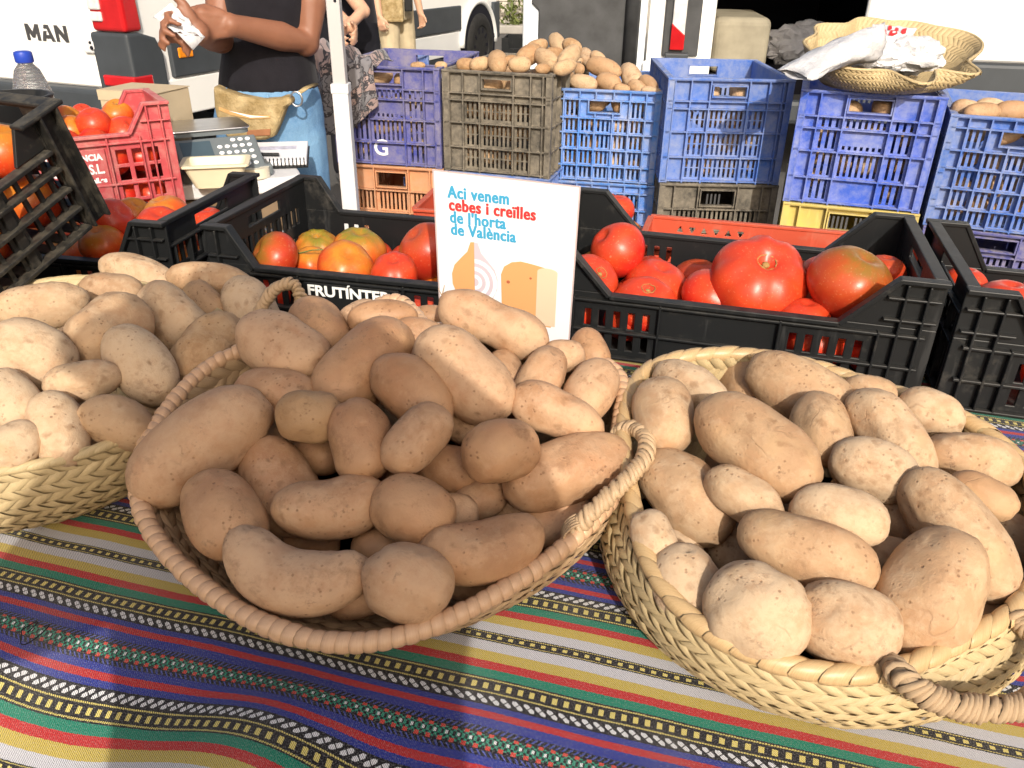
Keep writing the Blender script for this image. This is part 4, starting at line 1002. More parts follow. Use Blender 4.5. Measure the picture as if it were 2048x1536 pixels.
def rope_handle(parent, pts, r, pitch, me, seed):
    h = bpy.data.objects.new('handle', None); link(h, parent); bpy.context.view_layer.update()
    path = smooth_path(pts, 70); off = parent.matrix_world.translation
    core = MB(); core.tube([p-off for p in path], r*.8, 8); core.build('handle_core', MT['rope'], h, smooth='all')
    class Q: pass
    q = Q(); 
    rj = random.Random(seed)
    L = [0]
    for a, c in zip(path[:-1], path[1:]): L.append(L[-1]+(c-a).length)
    n = int(L[-1]/pitch); A = np.array(path); step = L[-1]/n
    def at(s): return Vector([float(np.interp(s, L, A[:, k])) for k in range(3)])
    for i in range(n):
        s = (i+.5)*step; p = at(s); t = (at(min(L[-1], s+step*.6))-at(max(0, s-step*.6))).normalized()
        ref = Vector((0, 0, 1)) if abs(t.z) < .92 else Vector((1, 0, 0)); y = ref.cross(t).normalized(); z = t.cross(y); ro = Matrix.Rotation(rj.uniform(-.5, .5), 3, t); y, z = ro @ y, ro @ z
        k = r*(1+rj.uniform(-.10, .10)); m = Matrix((t*step*1.25, y*k, z*k)).transposed().to_4x4(); m.translation = p-off
        o = bpy.data.objects.new('rope_turn', me); link(o, h); o.matrix_local = m
    return h
Cp = [(600,690),(720,700),(850,705),(980,710),(1100,712),(1180,712),(470,700),(400,745),(330,830),(285,900),(272,970),(290,1040),(340,1110),(420,1180),(520,1245),(620,1280),(690,1290),(780,1280),(900,1235),(1000,1180),(1080,1130),(1150,1070),(1225,850),(1250,790),(1248,745),(1225,715)]
Rp = [(1290,735),(1262,780),(1250,850),(1255,930),(1270,1000),(1285,1080),(1310,1150),(1360,1215),(1420,1265),(1480,1300),(1560,1325),(1640,1345),(1720,1352),(1790,1338),(1860,1310),(1930,1270),(2010,1235),(2075,1150),(1400,710),(1480,708),(1560,718),(1640,738),(1720,765),(1800,790),(1880,815),(1960,855),(2020,900),(2075,960)]
Lp = [(0,585),(60,568),(120,558),(180,555),(0,940),(60,930),(120,920),(180,905),(240,880),(290,855),(470,690)]
BC = dict(c=(-.108, .650), z0=.91, tx=-.025, ty=.24, R=.218)
BR = dict(c=(.262, .578), z0=.90, tx=.02, ty=.17, R=.178)
BL_ = dict(c=(-.5145, .744), z0=.91, tx=-.0, ty=.04, R=.211)
ZB = TZ+.004
bC, rimC, offC = basket('tan straw basket with a smooth pinkish bound rim, tilted forward, half in shade', BC['c'], BC['z0'], BC['tx'], BC['ty'], fill_rim(Cp, *BC['c'], BC['z0'], BC['tx'], BC['ty'], BC['R']), .155, 9, .0165, (MT['straw_tan'], MT['rim_pink']), ZB, .0078, .0098, .14, 3, bctr=(-.095, .665))
bR, rimR, offR = basket('golden straw basket with a drooping thick rope handle, fully sunlit', BR['c'], BR['z0'], BR['tx'], BR['ty'], fill_rim(Rp, *BR['c'], BR['z0'], BR['tx'], BR['ty'], BR['R']), .168, 9, .0138, (MT['straw'], MT['rim_gold']), ZB, .0076, .0190, .45, 4, bctr=(.266, .572), belly=.16)
bL, rimL, offL = basket('golden straw basket with a woven edge below the tilted dusty crate', BL_['c'], BL_['z0'], BL_['tx'], BL_['ty'], fill_rim(Lp, *BL_['c'], BL_['z0'], BL_['tx'], BL_['ty'], BL_['R']), .135, 10, .0150, (MT['straw'], MT['straw']), ZB, .0050, .0170, .8, 5, belly=.25)
def onrim(f, u, v, lift):           # point over the rim plane
    c = f['c']; d = ray(u, v); z0 = f['z0']+lift; k = (z0-CZ-f['tx']*c[0]-f['ty']*c[1])/(d.z-f['tx']*d.x-f['ty']*d.y); return CAM+d*k
bpy.context.view_layer.update()
rope_handle(bC, [onrim(BC, u, v, l) for u, v, l in ((1150,1062,.002),(1180,1028,.014),(1222,988,.02),(1262,950,.024),(1290,912,.024),(1292,876,.022),(1272,858,.016),(1248,860,.008),(1232,872,.0))], .0072, .0048, ROPEL, 1)
rope_handle(bC, [PY(u, v, y) for u, v, y in ((512,650,.845),(520,622,.85),(538,592,.855),(560,572,.86),(584,568,.865),(598,584,.868),(603,612,.868))], .0066, .0050, ROPEL, 2)
# knot of wrapped cord at the handle root
kp = onrim(BC, 1150, 1064, .0); kb = MB()
for i in range(5):
    a = .5*i; pp = [kp-offC+Vector((math.cos(t+a)*.012*math.cos(.4), math.cos(t+a)*.011*math.sin(.6)+.0035*(i-2), math.sin(t+a)*.0125)) for t in np.linspace(0, 6.28, 16)[:-1]]
    kb.tube(pp, .0011, 5, closed=True)
kb.build('cord_knot', MT['straw_tan'], bC, smooth='all')
hp = [(1785,1332,.874),(1805,1355,.880),(1840,1382,.876),(1885,1404,.868),(1940,1416,.862),(2000,1418,.860),(2060,1405,.860),(2100,1360,.864),(2095,1300,.872),(2060,1255,.876),(2030,1232,.880)]
rope_handle(bR, [P(*q) for q in hp], .0084, .0044, ROPEM, 3)
# ================================================================== potatoes in the baskets (picture positions, heights from the heap)
G_P = 'potatoes heaped in the straw baskets'
def heap(f, dome, sink, fy=0.):
    c = f['c']
    def z(x, y):
        r = min(1., math.hypot(x-c[0], y-c[1])/f['R']); return f['z0']+f['tx']*(x-c[0])+f['ty']*(y-c[1])+dome*(1-r*r)-sink
    def solve(u, v, drop=0.):
        d = ray(u, v); k = .5
        for i in range(60):
            p = CAM+d*k; e = p.z-(z(p.x, p.y)-drop)
            k += e*.6/(-d.z)*.9
        p = CAM+d*k; h = .01
        n = Vector((-(z(p.x+h, p.y)-z(p.x-h, p.y))/(2*h), -(z(p.x, p.y+h)-z(p.x, p.y-h))/(2*h), 1)).normalized()
        return p, n
    return solve
def basket_spuds(rows, x0, y0, sc, solve, default, deep, base_seed, where):
    out = []
    for i, q in enumerate(rows):
        zx, zy, L, Wd, ang, kind = q[:6]; ex = q[6] if len(q) > 6 else {}
        u, v = x0+sc*zx, y0+sc*zy; rank = ex.get('rank', 0)
        dep = .014 if rank == 0 else .036+.02*(rank-1)
        p, n = solve(u, v, dep*(1 if rank else .0)+ex.get('drop', 0.))
        n = (n*.75-(p-CAM).normalized()*.35).normalized()
        lab = ex.get('label') or (deep if rank else default)
        s = place(u, v, L*sc, Wd*sc, ang, p, n, lab, G_P, ex.get('bend', 0), ex.get('taper', 0), ex.get('waist', 0), base_seed+i, 4 if rank == 0 else 3, ex.get('mat', where), lump=ex.get('lump', 1.)); s.rank = rank+ex.get('prio', 0); out.append(s)
    return out
D = dict
Crow = [
 (295,660,575,290,-38,0,D(label='largest long freckled potato overhanging the left rim of the tan basket', lump=.7)),
 (575,470,300,185,12,0,D(label='oval potato behind the largest freckled one in the tan basket')), (600,290,310,240,28,0,D(label='stubby potato under the small back handle of the tan basket')), (735,225,225,200,45,0,D(label='pale round potato by the small back handle of the tan basket')),
 (905,370,440,250,-45,0,D(label='big slanting potato at the top of the tan basket heap, tip in sunlight')), (800,290,200,150,-30,0,D(rank=1)), (885,172,150,100,-30,0,D(label='small sunlit potato just below the white crate lettering')), (980,185,265,125,-5,0,D(label='flat sunlit oval potato in front of the white crate lettering')), (1110,255,230,140,8,0,D(label='half-shadowed potato tucked behind the big slanting one')),
 (1290,395,410,255,42,0,D(label='big lumpy potato half sunlit just below the price sign', waist=.08)), (1400,205,440,200,22,0,D(label='long gnarled potato leaning against the foot of the price sign', waist=.14, lump=1.2)),
 (1150,185,140,100,0,0,D(rank=1)), (1445,435,245,150,75,0,D(rank=1)), (1580,400,210,170,-62,0,D(label='egg-shaped sunlit potato between the gnarled one and the star-eyed one')), (1665,325,150,125,0,0,D(label='small sunlit potato behind the egg-shaped one in the tan basket')), (1765,315,180,128,60,0,D(label='narrow upright potato behind the star-eyed one in the tan basket')), (1765,455,225,180,-58,0,D(label='round potato with a dry star-shaped eye inside the right rim of the tan basket')),
 (1640,545,360,180,25,0,D(taper=-.18, waist=.1, label='pear-shaped sunlit potato above the rope handle of the tan basket')), (700,555,232,188,5,0,D(label='small round potato with a scabby grey end in the tan basket', mat='potato_dirty')),
 (1080,475,350,215,42,0,D(bend=-.25, label='curved brown potato in the middle of the heap under the tilted oval one')), (1105,640,305,192,-45,0,D(label='tilted oval potato lying across the curved brown one')), (890,645,300,225,80,0,D(label='upright reddish potato beside the small scabby one')), (1345,605,260,150,8,0,D(rank=1)), (1425,685,265,208,-18,0,D(label='round potato touching the end of the big oval one by the rope handle')), (1235,760,270,200,18,0,D(rank=1)),
 (1690,760,510,262,-17,0,D(label='big oval potato resting on the rim beside the rope handle, half in sun')), (590,815,385,255,58,0,D(label='plump slanting potato above the banana-shaped one')), (785,880,440,228,-8,0,D(bend=.32, waist=.05, label='smooth kidney-shaped potato in the middle of the tan basket')), (372,925,315,268,62,0,D(label='rounded potato against the basket wall below the largest freckled one')),
 (655,1115,545,235,13,0,D(bend=.70, label='strongly curved banana-shaped potato at the front of the tan basket')), (1098,905,315,255,20,0,D(label='broad rounded potato beyond the long dented one in the tan basket')), (1350,870,225,150,-20,0,D(rank=1)), (1350,1040,480,232,-10,0,D(bend=.36, label='long dented potato lying along the front right rim of the tan basket')), (1068,1185,325,282,28,0,D(label='rounded potato with reddish shoulder touching the front rim of the tan basket')),
 (730,700,180,150,30,0,D(rank=2)), (705,1020,230,175,10,0,D(rank=1)), (480,900,220,180,40,0,D(rank=1)), (1010,720,200,160,30,0,D(rank=1)), (1240,930,210,160,0,0,D(rank=1)), (560,640,170,120,0,0,D(rank=2)), (880,1235,240,160,-10,0,D(rank=1)), (965,1060,200,150,20,0,D(rank=2)), (1640,950,270,170,-20,0,D(rank=1)), (440,760,180,150,0,0,D(rank=2)), (1130,390,180,150,40,0,D(rank=2)), (1530,370,180,150,60,0,D(rank=2)), (1480,880,200,150,0,0,D(rank=2)), (620,980,200,150,0,0,D(rank=2)), (1250,560,180,150,0,0,D(rank=2)), (1200,1080,200,160,0,0,D(rank=2)), (690,390,190,150,0,0,D(rank=2)), (1310,1180,200,150,0,0,D(rank=2)), (320,1010,200,150,0,0,D(rank=2))]
sC = basket_spuds(Crow, 250, 540, 1080/2048, heap(BC, .045, .002), 'smooth tan potato in the shaded tan basket', 'potato deep down between others in the tan basket', 100, 'potato_clean')
Rrow = [
 (300,295,250,218,80,0,D(label='upright potato beside the left rim of the sunlit golden basket')), (400,175,275,165,25,0,D(label='rounded potato behind the upright one at the golden basket rim')), (612,170,235,185,62,0,D(label='stubby sunlit potato standing at the back rim of the golden basket')), (825,195,430,225,25,0,D(label='long shaded potato along the back rim of the sunlit golden basket')), (1090,200,195,130,10,0,D(label='small half-lit potato behind the pinholed one')),
 (660,415,510,280,37,0,D(label='biggest long sunlit potato on top of the golden basket', waist=.05)), (915,340,280,218,72,0,D(label='shaded oval potato between the biggest long one and the pinholed one')), (1170,360,400,225,50,0,D(label='elongated potato with a small black pinhole in the golden basket', waist=.06)), (1328,282,245,178,20,0,D(label='potato dappled with slot-shaped light at the back of the golden basket')), (1480,462,325,205,10,0,D(label='shaded potato below the dappled one in the golden basket')), (1525,600,255,160,25,0,D(label='small flat potato beside the long curved one in the golden basket')),
 (1110,495,335,235,20,0,D(label='knobbly potato with a brown hollow eye in the golden basket', taper=.05)), (390,590,420,285,45,0,D(label='broad smooth potato on the left of the golden basket')), (610,600,300,180,35,0,D(label='tapering potato pressed against the broad smooth one')), (970,675,355,220,12,0,D(label='oval potato below the knobbly hollow-eyed one')), (262,755,200,160,72,0,D(label='small round potato just inside the golden rim near the rope handle')), (845,815,510,268,22,0,D(label='long potato across the middle of the golden basket, arched shadow on its end')),
 (400,950,320,275,70,0,D(label='potato half in sharp shadow behind the nearly spherical one')), (560,795,220,175,60,0,D(rank=1)), (735,660,190,140,20,0,D(rank=2)), (1205,690,240,190,60,0,D(rank=1)), (1150,860,290,205,10,0,D(rank=1)), (1430,745,560,260,50,0,D(label='long curved potato lying along the right side of the golden basket', bend=-.06)), (1338,965,475,322,-62,0,D(drop=.022, prio=-2, label='large egg-shaped upright potato at the front of the golden basket')),
 (655,1045,385,350,30,0,D(label='nearly spherical potato at the front rim of the golden basket')), (1000,1095,390,315,15,0,D(label='flat-topped round potato touching the front rim of the golden basket')), (1650,760,240,170,50,0,D(rank=1)), (1610,670,200,160,0,0,D(rank=2)), (1560,1090,260,200,0,0,D(rank=1)), (880,930,200,160,0,0,D(rank=2)), (1330,1190,320,200,-10,0,D(rank=1)), (350,800,200,160,0,0,D(rank=2)),
 (760,560,200,150,0,0,D(rank=2)), (1030,600,180,150,0,0,D(rank=2)), (560,480,180,150,0,0,D(rank=2)), (1000,420,180,150,0,0,D(rank=2)), (520,340,180,150,0,0,D(rank=2)), (1300,600,200,160,0,0,D(rank=2)), (590,1000,200,150,0,0,D(rank=2)), (700,780,200,160,0,0,D(rank=2)), (1420,1180,200,160,0,0,D(rank=2))]
sR = basket_spuds(Rrow, 1170, 680, 878/1686, heap(BR, .040, .004), 'plump dusty tan potato in the sunlit golden basket', 'potato deep down between others in the golden basket', 300, 'potato')
Lrow = [
 (740,190,355,185,18,0,D(label='smooth oval potato at the back of the left-hand basket against the black crate')), (1100,215,420,180,7,0,D(label='long shaded potato at the back corner beside the black lettered crate')), (1085,335,225,160,50,0,D(label='small shaded potato below the long one by the lettered crate')), (1320,365,315,235,58,0,D(label='shaded plump potato beside the small rope handle')),
 (590,275,320,200,5,0,D(label='pale potato behind the knobbly double one')), (215,345,440,230,-6,0,D(label='long pale potato right below the tilted dusty crate')), (580,490,400,310,-38,0,D(label='big knobbly double potato in the basket below the tilted crate', waist=.1, lump=1.5)), (910,410,380,285,42,0,D(waist=.08, lump=1.4, label='two-lobed potato split by a shadow edge beside the knobbly double one')), (1110,595,400,295,-45,0,D(label='rough lumpy brown potato next to the tan basket rim', lump=1.7, mat='potato_dirty')),
 (180,605,400,340,25,0,D(label='big round potato with a dimpled eye in the basket below the tilted crate')), (745,665,430,290,52,0,D(label='large smooth pale egg-shaped potato in the basket below the tilted crate', lump=.6)), (445,740,375,205,-10,0,D(label='pale oblong potato under the large egg-shaped one')), (70,850,310,235,62,0,D(label='potato half under the big round dimpled one')), (315,1000,385,265,72,0,D(label='upright potato half sunlit at the front rim of the left-hand basket')), (620,970,375,260,20,0,D(label='shaded rounded potato at the rim touching the tan basket')), (80,1080,270,225,-30,0,D(label='small pale potato low against the front rim below the dimpled one')),
 (850,880,240,170,0,0,D(rank=1)), (400,560,200,200,0,0,D(rank=1)), (450,880,240,170,0,0,D(rank=2)), (900,760,240,200,0,0,D(rank=2)), (1000,820,240,180,-40,0,D(rank=2)), (220,830,240,180,0,0,D(rank=2)), (1280,600,220,200,0,0,D(rank=2)), (420,400,200,180,0,0,D(rank=2)), (760,420,200,180,0,0,D(rank=2)), (200,1120,220,160,0,0,D(rank=2)), (540,1060,240,160,0,0,D(rank=2)), (950,300,200,160,0,0,D(rank=2))]
sL = basket_spuds(Lrow, 0, 480, .3776, heap(BL_, .045, .000), 'dusty pale potato in the basket below the tilted crate', 'potato deep down in the basket below the tilted crate', 500, 'potato')
# loose potatoes out of frame on the left side of that basket
for grp in (sC, sR, sL): relax(grp, ZB+.004); emit(grp)
# small sprouts and root hairs on some potatoes
def sprout(u, v, y, pts, label):
    b = MB(); o = PY(u, v, y); b.tube([o+Vector(p) for p in pts], [.0016, .0012, .0006][:len(pts)], 5); tag(b.build('root_hair', MT['straw_tan']), label, 'root')
# ================================================================== potatoes in the crates behind
PROTO = [potato_mesh(.105, .068, .064, 900+i, bend=(-.1, .1, 0, .05)[i % 4], lod=3, mat='potato_dirty' if i % 2 else 'potato') for i in range(8)]
def fill_crate(key, label, seed=0, top=False):
    M_, w, d, h = CR[key]; r = random.Random(seed); zs = np.linspace(.05, h-.055, 4)
    for z in zs:
        for k in range(4):
            for y in ((.070,) if not (top and z == zs[-1]) else (.070, .15, .24, .33)):
                o = bpy.data.objects.new('potato', PROTO[r.randrange(8)]); link(o)
                x = .062+(w-.124)*(k+r.uniform(-.08, .08))/3
                o.matrix_world = M_ @ Matrix.Translation((min(max(x, .06), w-.06), y+r.uniform(-.003, .006), z+r.uniform(-.008, .008))) @ Matrix.Rotation(r.uniform(-.35, .35)+(1.57 if (r.random() < .5 and 0 < k < 3) else 0), 4, 'Z') @ Matrix.Rotation(r.uniform(-.4, .4), 4, 'Y') @ Matrix.Scale(.80 if k in (0, 3) else .9, 4)
                tag(o, label, 'potato', 'potatoes inside the stacked crates')
fill_crate('c1', 'dusty potato inside the dark blue crate lettered G', seed=1)
fill_crate('bk', 'dusty potato inside the earth-caked black crate', seed=2, top=True)
fill_crate('c2', 'dusty potato inside the bright blue lattice crate', seed=3, top=True)
fill_crate('c3', 'dusty potato inside the fine-slotted mid blue crate', seed=4)
fill_crate('c4', 'dusty potato inside the violet blue crate under the straw basket', seed=5)
fill_crate('c5', 'dusty potato inside the blue lattice crate by the violet one', seed=6, top=True)
def heap_on(key, rows, label, vr, seed, mat):
    M_, w, d, h = CR[key]; out = []
    f0 = M_ @ Vector((w/2, 0, h)); nrm = Vector((0, -.35, 1)).normalized(); yd = (M_.to_3x3() @ Vector((0, 1, 0)))
    for i, (u, v, L, Wd, ang) in enumerate(rows):
        k = .045+max(0, (vr-v))/60*.16; n = yd; d_ = ray(u, v); t = ((f0+yd*k)-CAM).dot(n)/d_.dot(n); ctr = CAM+d_*t
        out.append(place(u, v, L, Wd, ang, ctr, nrm, label, 'potatoes heaped on the stacked crates', seed=seed+i, lod=3, mat=mat))
    relax(out, f0.z-.02, 30); emit(out)
def z3(x, y): return 1020+.1953*x, .1953*y
def z5(x, y): return 640+.205*x, .205*y
heap_on('c2', [(*z3(x, y), L*.195, w_*.195, a) for x, y, L, w_, a in ((785,590,210,140,62),(900,590,150,110,30),(555,770,230,160,62),(690,700,140,110,20),(750,845,280,150,14),(960,700,370,190,18),(1015,845,240,180,20),(1240,790,290,190,60),(1420,860,190,140,40),(1450,935,200,90,8),(1150,915,170,100,10),(1300,900,200,130,30),(640,650,200,120,-20))], 'sunlit potato heaped above the bright blue lattice crate', 183, 1000, 'potato')
heap_on('bk', [(*z3(x, y), L*.195, w_*.195, a) for x, y, L, w_, a in ((200,570,260,190,-25),(490,450,270,160,65),(385,620,270,170,35),(600,590,260,170,-45),(335,705,160,100,0),(100,660,230,140,0),(560,690,220,140,-20),(280,480,210,150,-20),(640,480,190,140,30),(450,560,200,150,0))]+[(*z5(x, y), L*.205, w_*.205, a) for x, y, L, w_, a in ((1730,605,220,185,80),(1425,630,190,120,0),(1570,625,200,130,-10),(1870,590,150,100,0))], 'brown potato heaped above the earth-caked black crate', 150, 1100, 'potato_dirty')
heap_on('c1', [(*z5(x, y), L*.205, w_*.205, a) for x, y, L, w_, a in ((955,640,140,70,0),(1180,640,120,70,0))], 'potato showing over the rim of the dark blue crate lettered G', 140, 1150, 'potato_dirty')
heap_on('c5', [(1932,222,56,34,10),(1980,216,58,36,10),(2022,226,62,38,0),(1960,232,60,34,0)], 'potato showing over the rim of the blue lattice crate by the violet one', 238, 1170, 'potato')
# ================================================================== tomatoes
def tomato_mesh(R, sq, ribs, amp, seed, mat, lod=4, cav=.10, cw=.26):
    r = np.random.default_rng(seed); d, f = ICO[lod]; th = np.arctan2(d[:, 1], d[:, 0]); z = d[:, 2]; rho = np.sqrt(1-z*z+1e-9)
    ph = r.uniform(0, 6.28); wob = np.zeros_like(th)
    for k in range(1, 4): wob += r.uniform(-.3, .3)*np.sin(k*th+r.uniform(0, 6.28))
    top = np.clip(z*.7+.55, 0, 1)
    rib = amp*(np.abs(np.sin(ribs/2*th+wob+ph))**.7-.6)*rho**.6*top
    k = 1+rib
    for i in range(4): k += .018*np.sin(d@(r.normal(size=3)*1.8)+r.uniform(0, 6.28))
    X = d*k[:, None]*R; X[:, 2] *= sq
    X[:, 2] -= R*cav*np.exp(-(rho/cw)**2)*(z > 0)*2.2
    X[:, 2] += R*.05*np.exp(-(rho/.30)**2)*(z < 0)
    return mesh_np('tomato', X, f, MT[mat])
def crate_pt(M_, u, v, y):
    """picture point on the vertical plane local y of a crate"""
    n = (M_.to_3x3() @ Vector((0, 1, 0))); o = M_ @ Vector((0, y, 0)); d = ray(u, v); return CAM+d*((o-CAM).dot(n)/d.dot(n))
def tomato(ctr, R, mat, label, group, seed, sq=.82, ribs=7, amp=.05, tilt=(0, 0), scar=True, lod=4, cav=.10):
    t = thing('tomato', label, 'tomato', Matrix.Translation(ctr) @ Matrix.Rotation(tilt[0], 4, 'X') @ Matrix.Rotation(tilt[1], 4, 'Y') @ Matrix.Rotation(seed*1.7, 4, 'Z'), group)
    o = bpy.data.objects.new('flesh', tomato_mesh(R, sq, ribs, amp, seed, mat, lod, cav)); link(o, t)
    if scar:
        b = MB(); zc = R*sq*(1-cav*2.3)
        rs = random.Random(seed); n = 18
        pts = [(math.cos(a)*R*.20*(1+.15*rs.uniform(-1, 1)), math.sin(a)*R*.20*(1+.15*rs.uniform(-1, 1)), zc+R*.075) for a in np.linspace(0, 6.28, n)[:-1]]
        b.tube(pts, R*.014, 5, closed=True)
        b.lathe([(R*.07, zc-R*.04), (R*.085, zc+.0), (R*.04, zc+R*.03)], 8); b.build('stem_scar', MT['scar'], t, smooth='all')
    return t
GL, GR_, GB, GP = 'tomatoes in the lettered black crate', 'tomatoes in the plain black crate', 'tomatoes in the black crate by the red crate', 'tomatoes in the pink-red crate'
def px_tom(M_, u, v, rpx, y, mat, label, group, seed, **k):
    c = crate_pt(M_, u, v, y); R = rpx*(c-CAM).dot(fw)/F; return tomato(c, R, mat, label, group, seed, **k)
px_tom(Lm, 550, 516, 54, .085, 'tomato_brown', 'brownish red oval tomato at the end of the lettered black crate', GL, 1, tilt=(.5, -.9), amp=.02, sq=.78, scar=False)
px_tom(Lm, 634, 497, 42, .235, 'tomato_green', 'yellow-green ribbed tomato at the back of the lettered black crate', GL, 2, tilt=(.3, .1), amp=.10, ribs=9)
px_tom(Lm, 718, 500, 54, .195, 'tomato_green', 'green-shouldered ribbed tomato on top in the lettered black crate', GL, 3, tilt=(.12, .15), amp=.08, ribs=6, scar=False)
px_tom(Lm, 690, 534, 56, .085, 'tomato_orange', 'flame orange tomato by the front edge of the lettered black crate', GL, 4, tilt=(.5, .3), scar=False)
px_tom(Lm, 622, 526, 38, .13, 'tomato_orange', 'small amber tomato with a thin stalk in the lettered black crate', GL, 5, tilt=(.2, .1), scar=False)
px_tom(Lm, 790, 548, 48, .075, 'tomato_red', 'scarlet tomato low against the front edge of the lettered black crate', GL, 6, tilt=(.3, 0), amp=.08, scar=False)
px_tom(Lm, 856, 505, 58, .15, 'tomato_deep', 'deep red tomato half behind the price sign', GL, 7, tilt=(.3, -.5), sq=.95, amp=.03, scar=False)
b = MB(); b.tube([crate_pt(Lm, 596, 507, .115), crate_pt(Lm, 625, 500, .105), crate_pt(Lm, 652, 499, .10)], [.0012, .001, .0008], 5)
tag(b.build('tomato_stalk', MT['stalk']), 'thin dry tomato stalk across the lettered black crate', 'stalk')
px_tom(Rm, 1180, 566, 58, .075, 'tomato_red', 'bright orange-red tomato at the right edge of the price sign', GR_, 11, tilt=(.6, .5), amp=.04)
px_tom(Rm, 1237, 500, 57, .165, 'tomato_red', 'round red tomato balanced at the back of the plain black crate', GR_, 12, tilt=(.3, -.8), amp=.02, sq=.95, scar=False)
px_tom(Rm, 1312, 572, 62, .14, 'tomato_red', 'smooth red tomato in the middle of the plain black crate', GR_, 13, tilt=(.2, .2), amp=.03, scar=False)
px_tom(Rm, 1290, 612, 66, .065, 'tomato_red', 'red tomato with a corky ring by the front edge of the plain black crate', GR_, 14, tilt=(.35, .0), amp=.05)
px_tom(Rm, 1425, 592, 62, .11, 'tomato_red', 'red tomato tucked beside the huge ribbed one', GR_, 15, tilt=(.2, .4), amp=.04, scar=False)
big = px_tom(Rm, 1515, 562, 97, .115, 'tomato_red', 'huge ribbed red tomato with an open stem cavity', GR_, 16, tilt=(.52, .06), amp=.13, ribs=7, sq=.82, cav=.16)
px_tom(Rm, 1699, 568, 83, .095, 'tomato_brown', 'big brown-green tomato with an orange sunlit patch', GR_, 17, tilt=(.2, .3), amp=.03, sq=.84, scar=False)
px_tom(Rm, 1645, 545, 42, .20, 'tomato_deep', 'dark red tomato behind the big brown-green one', GR_, 18, scar=False)
px_tom(Rm, 1768, 545, 42, .18, 'tomato_deep', 'dark red tomato between the big brown-green one and the crate end', GR_, 19, scar=False)
px_tom(Rm, 1608, 640, 52, .065, 'tomato_red', 'red tomato in the shade below the huge ribbed one', GR_, 20, scar=False)
px_tom(Rm, 1735, 655, 55, .06, 'tomato_deep', 'shaded red tomato low in the corner of the plain black crate', GR_, 21, scar=False)
px_tom(Fm, 1930, 566, 40, .17, 'tomato_red', 'red tomato at the back of the crate at the table end', 'tomatoes in the crate at the table end', 22, scar=False)
px_tom(Fm, 2012, 610, 62, .10, 'tomato_red', 'red tomato striped with light in the crate at the table end', 'tomatoes in the crate at the table end', 23, amp=.03, scar=False)
px_tom(Fm, 2100, 600, 60, .17, 'tomato_orange', 'orange tomato at the far end of the crate at the table end', 'tomatoes in the crate at the table end', 24, scar=False)
px_tom(Bm, 226, 440, 46, .10, 'tomato_red', 'tall red tomato beside the edge of the tilted dusty crate', GB, 31, tilt=(.2, .9), amp=.05, scar=False)
px_tom(Bm, 268, 428, 36, .22, 'tomato_orange', 'amber speckled tomato at the back of the crate by the red crate', GB, 32, tilt=(.2, .5), scar=False)
px_tom(Bm, 333, 430, 46, .19, 'tomato_orange', 'orange-red tomato on top in the crate by the red crate', GB, 33, tilt=(.1, -.2), scar=False)
px_tom(Bm, 322, 456, 50, .13, 'tomato_red', 'orange-red tomato against the crate end beside the lettered crate', GB, 34, tilt=(.3, .2), scar=False)
px_tom(Bm, 205, 488, 44, .06, 'tomato_orange', 'orange tomato in the front corner under the tilted dusty crate', GB, 35, tilt=(.3, 0), scar=False)
px_tom(Bm, 418, 445, 36, .22, 'tomato_red', 'red tomato seen through the end slots of the crate by the red crate', GB, 36, scar=False)
for i, (u, v, r, y, m, lab) in enumerate(((188,250,34,.10,'tomato_red','glossy round red tomato in the middle of the pink-red crate'),(236,228,31,.20,'tomato_orange','orange tomato with a pale end on top of the pink-red crate'),(166,228,22,.22,'tomato_red','small red tomato at the back of the pink-red crate'),(252,268,36,.09,'tomato_red','orange-red tomato by the front edge of the pink-red crate'),(147,262,32,.12,'tomato_orange','yellow-orange tomato in the pink-red crate'),(135,243,32,.19,'tomato_orange','pale orange tomato at the back corner of the pink-red crate'),(130,290,34,.06,'tomato_red','red tomato beside the tilted crate in the pink-red crate'),(190,292,34,.055,'tomato_red','red tomato just inside the printed wall of the pink-red crate'),(285,255,26,.16,'tomato_orange','small orange tomato in the corner of the pink-red crate'),(120,265,30,.12,'tomato_red','half hidden red tomato in the pink-red crate'))):
    px_tom(RCm, u, v, r, y, m, lab, GP, 50+i, tilt=(.3, .2*i), amp=.01, sq=.92, scar=(i == 1))
# lower layers showing through the slots
TPRO = [tomato_mesh(.038, .85, 6, .04, 70+i, ('tomato_red', 'tomato_orange', 'tomato_deep', 'tomato_green')[i], 3) for i in range(4)]
def under(M_, w, d, z, nx, ny, label, group, seed, pick=(0, 1, 2), scale=1.):
    r = random.Random(seed)
    for i in range(nx):
        for j in range(ny):
            o = bpy.data.objects.new('tomato', TPRO[pick[r.randrange(len(pick))]]); link(o)
            o.matrix_world = M_ @ Matrix.Translation((.055+(w-.11)*(i+r.uniform(-.1, .1))/(nx-1), .055+(d-.11)*(j/(max(1, ny-1))), z)) @ Matrix.Rotation(r.uniform(0, 6), 4, 'Z') @ Matrix.Rotation(r.uniform(-.4, .4), 4, 'X') @ Matrix.Scale(scale*r.uniform(.92, 1.05), 4)
            tag(o, label, 'tomato', group)
under(Lm, .435, .305, .040, 5, 3, 'tomato in the bottom layer of the lettered black crate', GL, 1, (0, 0, 1))
under(Rm, .52, .305, .040, 6, 3, 'tomato in the bottom layer of the plain black crate', GR_, 2, (0, 0, 2, 1))
under(Fm, .52, .305, .040, 6, 3, 'tomato in the bottom layer of the crate at the table end', 'tomatoes in the crate at the table end', 3, (0, 1, 1))
under(Bm, .50, .305, .040, 6, 3, 'tomato in the bottom layer of the crate by the red crate', GB, 4, (0, 1, 1, 3))
